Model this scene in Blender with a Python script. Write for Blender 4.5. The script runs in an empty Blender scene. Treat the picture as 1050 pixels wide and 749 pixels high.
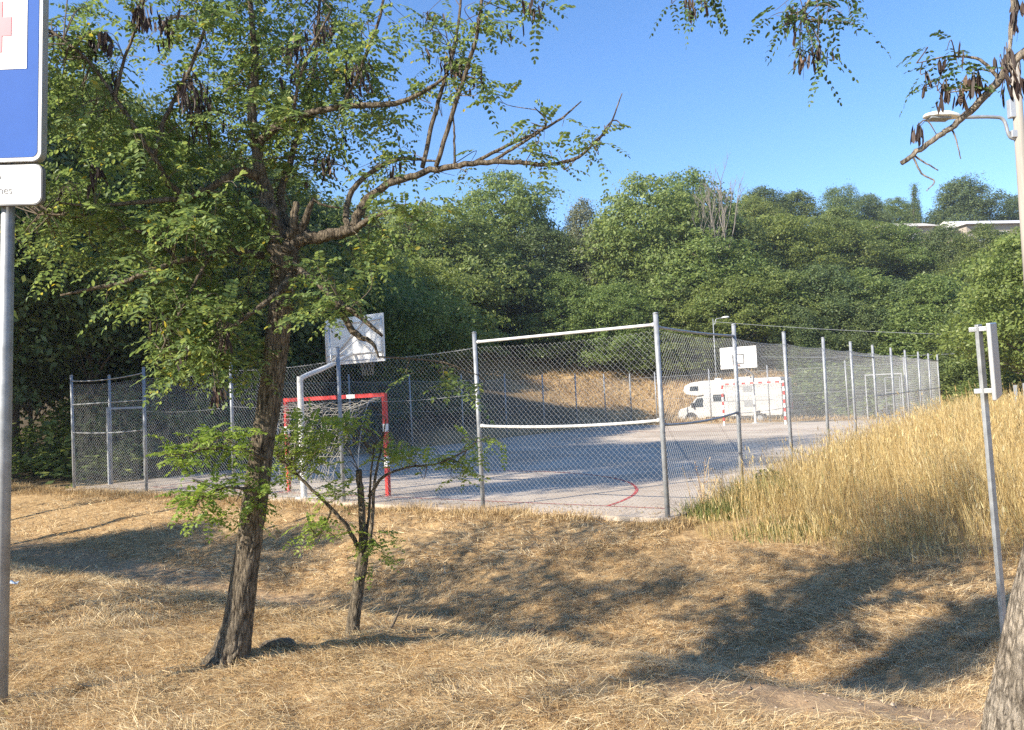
import bpy, math, random
import numpy as np
from mathutils import Vector, Matrix

# ------------------------------------------------------------------ camera, sky, sun, exposure
S = bpy.context.scene
COL = S.collection
R = math.radians
F, PITCH, ROLL, HC = 820.0, 0.04147, 0.0468, 1.847       # measured from the fence posts
fw = np.array([0, math.cos(PITCH), math.sin(PITCH)])
up0 = np.array([0, -math.sin(PITCH), math.cos(PITCH)])
rt0 = np.array([1.0, 0, 0])
RT = math.cos(ROLL) * rt0 - math.sin(ROLL) * up0
UP = math.sin(ROLL) * rt0 + math.cos(ROLL) * up0
CAM = np.array([0, 0, HC])
cd = bpy.data.cameras.new("camera")
cam = bpy.data.objects.new("camera", cd)
COL.objects.link(cam)
cd.sensor_width = 36.0
cd.lens = F / 1050 * 36.0
cd.clip_start = 0.05
cd.clip_end = 3000
M = Matrix(((RT[0], UP[0], -fw[0], 0), (RT[1], UP[1], -fw[1], 0), (RT[2], UP[2], -fw[2], HC), (0, 0, 0, 1)))
cam.matrix_world = M
S.camera = cam

HAZE = 0.0006
SUN_EL = 31.0
SUN_AZ = (-0.85, -0.53)                                   # horizontal direction towards the sun
w = bpy.data.worlds.new("World")
S.world = w
w.use_nodes = True
nt = w.node_tree
bg = nt.nodes["Background"]
sky = nt.nodes.new("ShaderNodeTexSky")
sky.sky_type = 'NISHITA'
sky.sun_disc = False
sky.sun_elevation = R(SUN_EL)
sky.sun_rotation = math.atan2(SUN_AZ[0], SUN_AZ[1]) % (2 * math.pi)
sky.altitude = 0
sky.air_density = 1.0
sky.dust_density = 0.0
sky.ozone_density = 3.0
hsv = nt.nodes.new("ShaderNodeHueSaturation")
hsv.inputs["Saturation"].default_value = 1.2
hsv.inputs["Hue"].default_value = 0.507
nt.links.new(sky.outputs[0], hsv.inputs["Color"])
nt.links.new(hsv.outputs[0], bg.inputs[0])
bg.inputs[1].default_value = 0.118
sd = bpy.data.lights.new("sun", 'SUN')
sun = bpy.data.objects.new("sun", sd)
COL.objects.link(sun)
sd.energy = 5.0
sd.angle = R(0.55)
sd.color = (1.0, 0.92, 0.79)
_n = math.hypot(*SUN_AZ)
sv = Vector((SUN_AZ[0] / _n * math.cos(R(SUN_EL)), SUN_AZ[1] / _n * math.cos(R(SUN_EL)), math.sin(R(SUN_EL))))
sun.rotation_euler = sv.to_track_quat('Z', 'Y').to_euler()
sun.location = (-20, -15, 25)
S.view_settings.view_transform = 'Standard'
S.view_settings.look = 'None'
S.view_settings.gamma = 1
S.view_settings.exposure = 1.18
S.render.engine = 'CYCLES'
S.cycles.max_bounces = 5
S.cycles.diffuse_bounces = 3
S.cycles.glossy_bounces = 2
S.cycles.transmission_bounces = 3
S.cycles.transparent_max_bounces = 4
S.cycles.caustics_reflective = False
S.cycles.caustics_refractive = False
S.cycles.use_denoising = False
try:
    S.cycles.denoiser = 'OPENIMAGEDENOISE'
    S.cycles.denoising_prefilter = 'ACCURATE'
except Exception:
    pass

# ------------------------------------------------------------------ helpers
rng = np.random.default_rng(7)
random.seed(7)


def at(px, py, d):
    """point of the place seen at photo pixel (px, py), d metres along the view axis"""
    return CAM + fw * d + RT * ((px - 525) / F * d) + UP * ((374.5 - py) / F * d)


def nrm(a):
    return a / np.maximum(np.linalg.norm(a, axis=-1, keepdims=True), 1e-9)


def sstep(a, b, x):
    t = np.clip((x - a) / (b - a), 0, 1)
    return t * t * (3 - 2 * t)


def _hash(i, j, s):
    h = (i * 374761393 + j * 668265263 + s * 1442695041) & 0xFFFFFFFF
    h = ((h ^ (h >> 13)) * 1274126177) & 0xFFFFFFFF
    return ((h ^ (h >> 16)) & 0xFFFF) / 65535.0


def vnoise(x, y, s=0):
    x = np.asarray(x, float); y = np.asarray(y, float)
    i = np.floor(x).astype(np.int64); j = np.floor(y).astype(np.int64)
    fx = x - i; fy = y - j
    fx = fx * fx * (3 - 2 * fx); fy = fy * fy * (3 - 2 * fy)
    return (_hash(i, j, s) * (1 - fx) + _hash(i + 1, j, s) * fx) * (1 - fy) + (_hash(i, j + 1, s) * (1 - fx) + _hash(i + 1, j + 1, s) * fx) * fy


def fbm(x, y, s=0, o=3):
    t = 0; a = 0.5; n = 0
    for k in range(o):
        t = t + a * vnoise(x * 2 ** k, y * 2 ** k, s + k * 17); n += a; a *= 0.5
    return t / n


class MB:
    """collects quads and n-gons, builds ONE mesh object"""
    def __init__(self):
        self.v = []; self.q = []; self.ng = []; self.n = 0; self.qm = []; self.ngm = []; self.mi = 0

    def add(self, v, q=None, ng=None):
        v = np.asarray(v, float).reshape(-1, 3)
        self.v.append(v)
        if q is not None and len(q):
            q = np.asarray(q, np.int64).reshape(-1, 4) + self.n
            self.q.append(q); self.qm.append(np.full(len(q), self.mi))
        if ng is not None:
            for f in ng:
                self.ng.append([int(i) + self.n for i in f]); self.ngm.append(self.mi)
        self.n += len(v)

    def box(self, c, s, rz=0.0, axes=None):
        c = np.asarray(c, float); s = np.asarray(s, float) / 2
        p = np.array([[-1, -1, -1], [1, -1, -1], [1, 1, -1], [-1, 1, -1], [-1, -1, 1], [1, -1, 1], [1, 1, 1], [-1, 1, 1]]) * s
        if axes is not None:
            p = p @ np.asarray(axes)
        elif rz:
            cs, sn = math.cos(rz), math.sin(rz)
            p = np.stack([p[:, 0] * cs - p[:, 1] * sn, p[:, 0] * sn + p[:, 1] * cs, p[:, 2]], -1)
        self.add(p + c, [[0, 3, 2, 1], [4, 5, 6, 7], [0, 1, 5, 4], [1, 2, 6, 5], [2, 3, 7, 6], [3, 0, 4, 7]])

    def tube(self, pts, rad, n=8, cap=True, disp=None):
        pts = np.asarray(pts, float); m = len(pts)
        rad = np.full(m, rad) if np.isscalar(rad) else np.asarray(rad, float)
        t = np.gradient(pts, axis=0); t = nrm(t)
        ref = np.array([0, 0, 1.0]) if abs(t[0][2]) < 0.9 else np.array([1.0, 0, 0])
        a = np.zeros_like(pts); b = np.zeros_like(pts)
        x = nrm(np.cross(t[0], ref))
        for i in range(m):
            x = nrm(x - t[i] * (x @ t[i]))
            a[i] = x; b[i] = np.cross(t[i], x)
        th = np.linspace(0, 2 * math.pi, n, endpoint=False)
        rr = rad[:, None] * np.ones(n)[None]
        if disp is not None:
            rr = rr * disp(np.arange(m)[:, None] / max(1, m - 1), th[None, :])
        v = pts[:, None] + (a[:, None] * np.cos(th)[None, :, None] + b[:, None] * np.sin(th)[None, :, None]) * rr[..., None]
        i = np.arange(m - 1)[:, None] * n; j = np.arange(n)[None]; k = (j + 1) % n
        q = np.stack([i + j, i + k, i + n + k, i + n + j], -1).reshape(-1, 4)
        ng = [list(range(n))[::-1], list(range((m - 1) * n, m * n))] if cap else None
        self.add(v.reshape(-1, 3), q, ng)

    def prism(self, prof, off):
        """closed outline of 3-D points swept by the vector off"""
        prof = np.asarray(prof, float); n = len(prof)
        v = np.concatenate([prof, prof + np.asarray(off, float)])
        q = [[i, (i + 1) % n, n + (i + 1) % n, n + i] for i in range(n)]
        self.add(v, q, [list(range(n))[::-1], list(range(n, 2 * n))])

    def build(self, name, mat, parent=None, smooth=False, loc=None, bevel=0):
        me = bpy.data.meshes.new(name)
        v = np.concatenate(self.v)
        if loc is not None:
            v = v - np.asarray(loc)
        q = np.concatenate(self.q) if self.q else np.zeros((0, 4), np.int64)
        qm = np.concatenate(self.qm) if self.q else np.zeros(0)
        ls = [q.reshape(-1)] + [np.array(f) for f in self.ng]
        loops = np.concatenate(ls).astype(np.int32)
        sizes = np.concatenate([np.full(len(q), 4), np.array([len(f) for f in self.ng], int)]).astype(int)
        starts = (np.cumsum(sizes) - sizes).astype(np.int32)
        me.vertices.add(len(v)); me.vertices.foreach_set("co", v.astype(np.float32).ravel())
        me.loops.add(len(loops)); me.loops.foreach_set("vertex_index", loops)
        me.polygons.add(len(sizes)); me.polygons.foreach_set("loop_start", starts)
        mi = np.concatenate([qm, np.array(self.ngm)]).astype(np.int32)
        me.update(calc_edges=True)
        mats = mat if isinstance(mat, (list, tuple)) else [mat]
        for m_ in mats:
            me.materials.append(m_)
        me.polygons.foreach_set("material_index", mi)
        me.polygons.foreach_set("use_smooth", np.full(len(sizes), smooth))
        me.update()
        o = bpy.data.objects.new(name, me)
        COL.objects.link(o)
        if parent is not None:
            o.parent = parent
        if loc is not None:
            o.location = loc
        if bevel:
            b = o.modifiers.new("bevel", 'BEVEL'); b.width = bevel; b.segments = 2; b.limit_method = 'ANGLE'; b.angle_limit = R(40)
        return o


def empty(name, loc, label, cat, group=None, rz=0.0, kind=None):
    o = bpy.data.objects.new(name, None)
    COL.objects.link(o)
    o.location = loc; o.rotation_euler = (0, 0, rz)
    o.empty_display_size = 0.2
    return tag(o, label, cat, group, kind)


def tag(o, label=None, cat=None, group=None, kind=None):
    if label: o["label"] = label
    if cat: o["category"] = cat
    if group: o["group"] = group
    if kind: o["kind"] = kind
    return o


def copy_tree(o, parent=None):
    c = o.copy(); COL.objects.link(c)
    if parent is not None:
        c.parent = parent
    for ch in list(o.children):
        copy_tree(ch, c)
    return c


def smooth_poly(pts, k=6):
    """Catmull-Rom through control points"""
    p = np.asarray(pts, float)
    if len(p) < 3:
        t = np.linspace(0, 1, k + 1)[:, None]
        return p[0] * (1 - t) + p[-1] * t
    e = np.concatenate([[2 * p[0] - p[1]], p, [2 * p[-1] - p[-2]]])
    out = []
    for i in range(len(p) - 1):
        a, b, c, d = e[i:i + 4]
        for t in np.linspace(0, 1, k, endpoint=False):
            out.append(0.5 * ((2 * b) + (-a + c) * t + (2 * a - 5 * b + 4 * c - d) * t * t + (-a + 3 * b - 3 * c + d) * t ** 3))
    out.append(p[-1])
    return np.array(out)


# ------------------------------------------------------------------ materials
def mat(name):
    m = bpy.data.materials.new(name); m.use_nodes = True
    n = m.node_tree.nodes; b = n["Principled BSDF"]
    return m, m.node_tree, b


def N(t, typ, **kw):
    n = t.nodes.new(typ)
    for k, v in kw.items():
        setattr(n, k, v)
    return n


def ramp(t, fac, stops):
    r = t.nodes.new("ShaderNodeValToRGB")
    el = r.color_ramp.elements
    while len(el) < len(stops):
        el.new(0.5)
    for e, (p, c) in zip(el, stops):
        e.position = p; e.color = (*c, 1)
    t.links.new(fac, r.inputs[0])
    return r.outputs[0]


def simple(name, col, rough=0.6, metal=0.0, noise=0.15, scale=8.0, bump=0.0, spec=0.5, stretch=(1, 1, 1)):
    m, t, b = mat(name)
    tc = N(t, "ShaderNodeTexCoord"); mp = N(t, "ShaderNodeMapping"); mp.inputs["Scale"].default_value = stretch
    t.links.new(tc.outputs["Object"], mp.inputs[0])
    nz = N(t, "ShaderNodeTexNoise"); nz.inputs["Scale"].default_value = scale; nz.inputs["Detail"].default_value = 6; nz.inputs["Roughness"].default_value = 0.65
    t.links.new(mp.outputs[0], nz.inputs["Vector"])
    c = np.array(col)
    o = ramp(t, nz.outputs[0], [(0.3, tuple(c * (1 - noise))), (0.7, tuple(np.minimum(c * (1 + noise), 0.95)))])
    t.links.new(o, b.inputs["Base Color"])
    b.inputs["Roughness"].default_value = rough; b.inputs["Metallic"].default_value = metal
    b.inputs["Specular IOR Level"].default_value = spec
    if bump:
        bp = N(t, "ShaderNodeBump"); bp.inputs["Strength"].default_value = bump; bp.inputs["Distance"].default_value = 0.01
        t.links.new(nz.outputs[0], bp.inputs["Height"]); t.links.new(bp.outputs[0], b.inputs["Normal"])
    return m


def leafmat(name, stops, trans=0.35, gloss=0.35):
    """leaf: each leaf (mesh island) takes its own green; lets some light through"""
    m, t, b = mat(name)
    g = N(t, "ShaderNodeNewGeometry")
    oi = N(t, "ShaderNodeObjectInfo")
    c = ramp(t, g.outputs["Random Per Island"], stops)
    hs = N(t, "ShaderNodeHueSaturation")
    mr = N(t, "ShaderNodeMapRange"); mr.inputs[3].default_value = 0.85; mr.inputs[4].default_value = 1.15
    t.links.new(oi.outputs["Random"], mr.inputs[0]); t.links.new(mr.outputs[0], hs.inputs["Value"])
    mr2 = N(t, "ShaderNodeMapRange"); mr2.inputs[3].default_value = 0.487; mr2.inputs[4].default_value = 0.508
    mu = N(t, "ShaderNodeMath", operation='FRACT'); ml = N(t, "ShaderNodeMath", operation='MULTIPLY'); ml.inputs[1].default_value = 7.31
    t.links.new(oi.outputs["Random"], ml.inputs[0]); t.links.new(ml.outputs[0], mu.inputs[0]); t.links.new(mu.outputs[0], mr2.inputs[0])
    t.links.new(mr2.outputs[0], hs.inputs["Hue"])
    t.links.new(c, hs.inputs["Color"])
    t.links.new(hs.outputs[0], b.inputs["Base Color"])
    b.inputs["Roughness"].default_value = 0.5; b.inputs["Specular IOR Level"].default_value = gloss
    tr = N(t, "ShaderNodeBsdfTranslucent")
    h2 = N(t, "ShaderNodeHueSaturation"); h2.inputs["Saturation"].default_value = 1.08; h2.inputs["Value"].default_value = 1.7; h2.inputs["Hue"].default_value = 0.491
    t.links.new(hs.outputs[0], h2.inputs["Color"]); t.links.new(h2.outputs[0], tr.inputs[0])
    mx = N(t, "ShaderNodeMixShader"); mx.inputs[0].default_value = trans
    t.links.new(b.outputs[0], mx.inputs[1]); t.links.new(tr.outputs[0], mx.inputs[2])
    t.links.new(mx.outputs[0], t.nodes["Material Output"].inputs[0])
    return m


def strawmat(name, stops, trans=0.2):
    m, t, b = mat(name)
    g = N(t, "ShaderNodeNewGeometry")
    c = ramp(t, g.outputs["Random Per Island"], stops)
    t.links.new(c, b.inputs["Base Color"])
    b.inputs["Roughness"].default_value = 0.55; b.inputs["Specular IOR Level"].default_value = 0.3
    tr = N(t, "ShaderNodeBsdfTranslucent"); t.links.new(c, tr.inputs[0])
    mx = N(t, "ShaderNodeMixShader"); mx.inputs[0].default_value = trans
    t.links.new(b.outputs[0], mx.inputs[1]); t.links.new(tr.outputs[0], mx.inputs[2])
    t.links.new(mx.outputs[0], t.nodes["Material Output"].inputs[0])
    return m


def barkmat(name, dark, light, sc=14.0):
    m, t, b = mat(name)
    tc = N(t, "ShaderNodeTexCoord"); mp = N(t, "ShaderNodeMapping"); mp.inputs["Scale"].default_value = (1, 1, 0.2)
    t.links.new(tc.outputs["Object"], mp.inputs[0])
    n1 = N(t, "ShaderNodeTexNoise"); n1.inputs["Scale"].default_value = sc * 2; n1.inputs["Detail"].default_value = 8; n1.inputs["Roughness"].default_value = 0.7
    n2 = N(t, "ShaderNodeTexVoronoi", feature='DISTANCE_TO_EDGE'); n2.inputs["Scale"].default_value = sc * 1.6
    n3 = N(t, "ShaderNodeTexNoise"); n3.inputs["Scale"].default_value = 3; n3.inputs["Detail"].default_value = 4
    wv = N(t, "ShaderNodeVectorMath", operation='ADD'); sc_ = N(t, "ShaderNodeVectorMath", operation='SCALE'); sc_.inputs["Scale"].default_value = 0.05
    t.links.new(mp.outputs[0], n1.inputs["Vector"]); t.links.new(n1.outputs["Color"], sc_.inputs[0])
    t.links.new(mp.outputs[0], wv.inputs[0]); t.links.new(sc_.outputs[0], wv.inputs[1])
    t.links.new(wv.outputs[0], n2.inputs["Vector"]); t.links.new(tc.outputs["Object"], n3.inputs["Vector"])
    ad = N(t, "ShaderNodeMath", operation='MULTIPLY_ADD'); ad.inputs[1].default_value = 1.6
    t.links.new(n2.outputs["Distance"], ad.inputs[0]); t.links.new(n1.outputs[0], ad.inputs[2])
    c = ramp(t, ad.outputs[0], [(0.42, dark), (0.60, tuple(0.55 * np.array(light))), (0.85, light)])
    mx = N(t, "ShaderNodeMix", data_type='RGBA', blend_type='MULTIPLY'); mx.inputs[0].default_value = 0.45
    c3 = ramp(t, n3.outputs[0], [(0.35, (0.55, 0.52, 0.48)), (0.65, (1, 1, 1))])
    t.links.new(c, mx.inputs[6]); t.links.new(c3, mx.inputs[7])
    t.links.new(mx.outputs[2], b.inputs["Base Color"])
    b.inputs["Roughness"].default_value = 0.9; b.inputs["Specular IOR Level"].default_value = 0.15
    bp = N(t, "ShaderNodeBump"); bp.inputs["Strength"].default_value = 1.0; bp.inputs["Distance"].default_value = 0.03
    t.links.new(ad.outputs[0], bp.inputs["Height"]); t.links.new(bp.outputs[0], b.inputs["Normal"])
    return m


M_bark = barkmat("locust_bark", (0.035, 0.027, 0.020), (0.37, 0.30, 0.215), 24.0)
M_bark_pale = barkmat("pale_bark", (0.10, 0.08, 0.06), (0.58, 0.49, 0.38), 20)
M_bark_far = simple("far_bark", (0.11, 0.085, 0.065), 0.9, noise=0.4, scale=6)
M_twig = simple("twig_bark", (0.11, 0.085, 0.06), 0.85, noise=0.3, scale=30)
M_dead = simple("dead_wood", (0.20, 0.175, 0.15), 0.9, noise=0.3, scale=20)
M_leaf = leafmat("locust_leaf", [(0, (0.10, 0.155, 0.058)), (0.5, (0.17, 0.245, 0.082)), (0.97, (0.28, 0.345, 0.105)), (0.998, (0.48, 0.40, 0.06))], 0.40)
M_leaf_d = leafmat("locust_leaf_near", [(0, (0.045, 0.085, 0.03)), (0.6, (0.075, 0.13, 0.04)), (1, (0.12, 0.17, 0.045))], 0.3)
M_shoot = leafmat("young_leaf", [(0, (0.13, 0.20, 0.04)), (0.6, (0.21, 0.29, 0.06)), (1, (0.30, 0.36, 0.09))], 0.48)
M_pod = strawmat("seed_pod", [(0, (0.025, 0.016, 0.013)), (0.86, (0.055, 0.034, 0.026)), (1, (0.26, 0.17, 0.11))], 0.05)
M_can = [leafmat("canopy_green", [(0, (0.088, 0.128, 0.038)), (0.6, (0.155, 0.208, 0.056)), (1, (0.225, 0.265, 0.078))], 0.42),
         leafmat("canopy_dark", [(0, (0.068, 0.10, 0.038)), (0.6, (0.118, 0.16, 0.055)), (1, (0.165, 0.20, 0.07))], 0.38),
         leafmat("canopy_grey", [(0, (0.13, 0.14, 0.08)), (0.6, (0.20, 0.205, 0.115)), (1, (0.26, 0.26, 0.15))], 0.35),
         leafmat("canopy_yellow", [(0, (0.115, 0.155, 0.038)), (0.6, (0.185, 0.225, 0.055)), (1, (0.25, 0.28, 0.08))], 0.42)]
M_straw = strawmat("mown_straw", [(0, (0.15, 0.08, 0.038)), (0.2, (0.44, 0.27, 0.12)), (0.6, (0.73, 0.535, 0.27)), (1, (0.86, 0.72, 0.46))])
M_straw_b = strawmat("dull_straw", [(0, (0.17, 0.11, 0.05)), (0.4, (0.44, 0.295, 0.135)), (1, (0.64, 0.48, 0.25))])
M_tall = strawmat("golden_grass", [(0, (0.27, 0.17, 0.06)), (0.3, (0.46, 0.32, 0.12)), (0.8, (0.66, 0.51, 0.24)), (0.95, (0.74, 0.62, 0.36)), (1, (0.30, 0.30, 0.09))], 0.3)
M_weed = strawmat("green_weed", [(0, (0.08, 0.12, 0.03)), (0.6, (0.15, 0.19, 0.05)), (1, (0.32, 0.29, 0.10))], 0.3)
M_galv = simple("galvanised_steel", (0.30, 0.31, 0.32), 0.5, 0.3, 0.3, 9)
M_wire = simple("chain_link_wire", (0.50, 0.50, 0.49), 0.5, 0.25, 0.1, 4)
M_red = simple("red_paint", (0.52, 0.035, 0.03), 0.45, noise=0.25, scale=9)
M_white = simple("white_paint", (0.76, 0.75, 0.72), 0.45, noise=0.1, scale=7)
M_whitepost = simple("weathered_white_paint", (0.62, 0.61, 0.58), 0.55, noise=0.25, scale=6)
M_camper = simple("camper_paint", (0.50, 0.49, 0.465), 0.4, noise=0.12, scale=1.5)
M_board = simple("backboard_panel", (0.80, 0.78, 0.74), 0.5, noise=0.06, scale=3)
M_black = simple("black_rubber", (0.02, 0.02, 0.022), 0.7, noise=0.2)
M_orange = simple("orange_rim", (0.55, 0.14, 0.03), 0.45)
M_net = simple("net_cord", (0.40, 0.37, 0.31), 0.8, noise=0.1)
M_glass, _t, _b = mat("dark_glass"); _b.inputs["Base Color"].default_value = (0.03, 0.04, 0.05, 1); _b.inputs["Roughness"].default_value = 0.08
M_grey = simple("grey_plastic", (0.25, 0.26, 0.27), 0.5)
M_blue = simple("sign_blue", (0.045, 0.12, 0.40), 0.7, noise=0.06, scale=3, spec=0.15)
M_signred = simple("sign_red", (0.72, 0.06, 0.10), 0.4, noise=0.05)
M_signgrey = simple("sign_lettering", (0.16, 0.16, 0.17), 0.5)
M_alu = simple("sign_aluminium", (0.50, 0.50, 0.50), 0.4, 0.5, 0.1)

# ------------------------------------------------------------------ the court frame (from the fence posts)
CX, CY, TH, SP, FH = 2.182, 11.837, 0.5968, 3.368, 3.0
uX, uY = -math.cos(TH), math.sin(TH)       # u: along the near fence to the left
vX, vY = math.sin(TH), math.cos(TH)        # v: away along the court
CW, CL = SP * 5, SP * 10
CE = 29.9                                   # the slab stops short of the far fence


def uv(u, v, z=0.0):
    return np.array([CX + uX * u + vX * v, CY + uY * u + vY * v, z])


def to_uv(X, Y):
    return uX * (X - CX) + uY * (Y - CY), vX * (X - CX) + vY * (Y - CY)


def ground(X, Y, micro=True):
    X = np.asarray(X, float); Y = np.asarray(Y, float)
    u, v = to_uv(X, Y)
    wob = (fbm(X * 0.35, Y * 0.35, 3) - 0.5) * 0.9
    zf = np.interp(v + wob * sstep(-0.8, -2.5, v), [-14, -10, -8, -7.0, -6.4, -5.7, -5.0, -4.2, -3.2, -2.2, -1.0, -0.1, 0.2],
                   [0.34, 0.30, 0.27, 0.20, 0.10, -0.20, -0.42, -0.50, -0.45, -0.30, -0.12, -0.05, -0.05])
    zr = np.interp(v, [-14, -9, -7, -5, -2.5, -0.8, 2, 6, 11, 16, 24, 36, 46], [0.2, 0.14, 0.06, -0.06, -0.03, 0.04, 0.14, 0.38, 0.55, 0.55, 0.4, 0.1, -0.1])
    zr = np.where(v > -1.5, -0.05 + (zr + 0.05) * sstep(-0.25, -3.2, u), zr)
    zs = np.interp(v + wob * 0.45 * sstep(-0.8, -2.5, v), [-14, -10, -8, -6.9, -6.45, -6.05, -5.6, -5.2, -4.6, -3.8, -2.8, -1.6, -0.7, -0.1, 0.2],
                   [0.34, 0.30, 0.27, 0.22, 0.15, 0.0, -0.36, -0.52, -0.60, -0.56, -0.42, -0.22, -0.09, -0.05, -0.05])
    zf = zf + (zs - zf) * sstep(5.0, 1.5, u)
    kr = sstep(-5.4, -2.0, u)
    z = zf * kr + zr * (1 - kr)
    z = np.where(v > 0, np.where(u > 0, -0.05 - 0.06 * sstep(CE, CL, v), zr), z)
    # left of the court and the hill behind
    hl = np.maximum(0, u - CW - 1.0)
    kl = np.interp(v, [-6, 0, 14, 24], [0.03, 0.05, 0.13, 0.3])
    off = np.interp(u, [0, 6, 11, 13], [13, 10, 2.5, 0.5])
    hb = np.maximum(0, v - CL - 1.5 - off)
    rise = 0.36 * hb + kl * hl
    z = z + 42 * (1 - np.exp(-rise / 42))
    z = z - 0.25 * sstep(CL + 0.3, CL + 3, v) * sstep(11, 7, u) * sstep(CL + 16, CL + 9, v)
    inside = sstep(0.05, 0.5, np.minimum(np.minimum(u, CW - u), np.minimum(v, CE - v)))
    if micro:
        am = sstep(30, 14, np.hypot(X, Y)) * (1 - inside)
        mown = sstep(0.1, -0.6, v)
        z = z + am * (0.25 + 0.75 * mown) * ((fbm(X * 1.3, Y * 1.3, 11) - 0.5) * 0.13 + (fbm(X * 5, Y * 5, 23) - 0.5) * 0.07)
        z = z + sstep(20, 50, np.hypot(X, Y)) * (1 - sstep(-3, 3, CL + 2 - v) * 0.7) * (fbm(X * 0.15, Y * 0.15, 5) - 0.5) * 0.8 * (1 - inside) * sstep(-0.5, 6, np.maximum(hb, hl))
    z = np.where(inside > 0, z - inside * (0.25 + np.maximum(z, 0)), z)
    return z


def gz(x, y):
    return float(ground(np.array([x]), np.array([y]))[0])


def hit(px, py, d0=2.5, d1=140):
    """where the sight line through a photo pixel meets the ground"""
    d = np.linspace(d0, d1, 6000)
    P = CAM + fw * d[:, None] + RT * ((px - 525) / F * d)[:, None] + UP * ((374.5 - py) / F * d)[:, None]
    k = np.argmax(P[:, 2] < ground(P[:, 0], P[:, 1]))
    return P[k], d[k]


# ------------------------------------------------------------------ ground sheet
def axis(lo, hi, a, b, step, g=1.09):
    mid = list(np.arange(a, b, step))
    s = step; x = b; r = []
    while x < hi:
        r.append(x); s = min(s * g, 18); x += s
    r.append(hi)
    s = step; x = a; l = []
    while x > lo:
        s = min(s * g, 18); x -= s; l.append(x)
    return np.array(l[::-1] + mid + r)


gx = axis(-400, 400, -7, 7, 0.055)
gy = axis(-120, 620, 2.2, 13.5, 0.05, 1.06)
XX, YY = np.meshgrid(gx, gy)
ZZ = ground(XX, YY)
m = MB()
nx, ny = len(gx), len(gy)
i, j = np.meshgrid(np.arange(nx - 1), np.arange(ny - 1))
k = (j * nx + i).ravel()
m.add(np.stack([XX, YY, ZZ], -1), np.stack([k, k + 1, k + nx + 1, k + nx], -1))


DIRT1, DIRT2 = hit(880, 722)[0], hit(760, 705)[0]


def dirt_mask(X, Y):
    """bare soil: the path in the ditch, and the scuffed patch in front of the right-hand tree"""
    u, v = to_uv(X, Y)
    n = fbm(X * 1.1, Y * 1.1, 41) - 0.5
    path = sstep(0.75, 0.25, np.abs(v + 4.75 - 0.06 * u + n * 0.9)) * sstep(-5.0, -2.5, u) * 0.8
    c = DIRT1
    pt = sstep(1.1, 0.45, np.hypot((X - c[0]) / 1.0, (Y - c[1]) / 0.6) + n * 1.1)
    c2 = DIRT2
    pt2 = 0.8 * sstep(0.9, 0.4, np.hypot((X - c2[0]) / 0.7, (Y - c2[1]) / 0.5) + n * 1.1)
    return np.clip(np.maximum(np.maximum(path, pt), pt2), 0, 1)


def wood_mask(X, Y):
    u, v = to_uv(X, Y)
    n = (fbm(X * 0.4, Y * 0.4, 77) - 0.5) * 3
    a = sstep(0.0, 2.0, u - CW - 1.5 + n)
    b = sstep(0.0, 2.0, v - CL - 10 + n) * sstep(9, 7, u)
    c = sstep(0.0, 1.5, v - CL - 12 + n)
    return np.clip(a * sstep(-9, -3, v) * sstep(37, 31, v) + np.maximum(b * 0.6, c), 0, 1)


mg, t, b = mat("ground_soil")
vc = N(t, "ShaderNodeVertexColor", layer_name="zone")
sp = N(t, "ShaderNodeSeparateColor"); t.links.new(vc.outputs[0], sp.inputs[0])
tc = N(t, "ShaderNodeTexCoord")
n1 = N(t, "ShaderNodeTexNoise"); n1.inputs["Scale"].default_value = 9; n1.inputs["Detail"].default_value = 9; n1.inputs["Roughness"].default_value = 0.75
n2 = N(t, "ShaderNodeTexNoise"); n2.inputs["Scale"].default_value = 0.7; n2.inputs["Detail"].default_value = 5
n4 = N(t, "ShaderNodeTexNoise"); n4.inputs["Scale"].default_value = 60; n4.inputs["Detail"].default_value = 4
for n_ in (n1, n2, n4): t.links.new(tc.outputs["Object"], n_.inputs["Vector"])
c_th = ramp(t, n1.outputs[0], [(0.3, (0.19, 0.105, 0.052)), (0.5, (0.45, 0.305, 0.15)), (0.72, (0.63, 0.465, 0.255))])
c_di = ramp(t, n1.outputs[0], [(0.3, (0.33, 0.21, 0.12)), (0.7, (0.54, 0.385, 0.23))])
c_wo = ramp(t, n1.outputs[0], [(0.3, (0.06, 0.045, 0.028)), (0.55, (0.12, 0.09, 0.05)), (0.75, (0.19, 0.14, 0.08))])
x1 = N(t, "ShaderNodeMix", data_type='RGBA'); x2 = N(t, "ShaderNodeMix", data_type='RGBA'); x3 = N(t, "ShaderNodeMix", data_type='RGBA', blend_type='MULTIPLY')
t.links.new(sp.outputs[0], x1.inputs[0]); t.links.new(c_th, x1.inputs[6]); t.links.new(c_di, x1.inputs[7])
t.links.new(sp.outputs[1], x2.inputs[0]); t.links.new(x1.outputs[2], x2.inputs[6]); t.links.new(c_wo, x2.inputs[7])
x3.inputs[0].default_value = 0.5
c_v = ramp(t, n2.outputs[0], [(0.35, (0.65, 0.62, 0.58)), (0.65, (1, 1, 1))])
t.links.new(x2.outputs[2], x3.inputs[6]); t.links.new(c_v, x3.inputs[7])
t.links.new(x3.outputs[2], b.inputs["Base Color"])
b.inputs["Roughness"].default_value = 0.95; b.inputs["Specular IOR Level"].default_value = 0.1
bp = N(t, "ShaderNodeBump"); bp.inputs["Strength"].default_value = 0.8; bp.inputs["Distance"].default_value = 0.03
ad = N(t, "ShaderNodeMath", operation='MULTIPLY_ADD'); ad.inputs[1].default_value = 0.3
t.links.new(n4.outputs[0], ad.inputs[0]); t.links.new(n1.outputs[0], ad.inputs[2])
t.links.new(ad.outputs[0], bp.inputs["Height"]); t.links.new(bp.outputs[0], b.inputs["Normal"])
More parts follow.
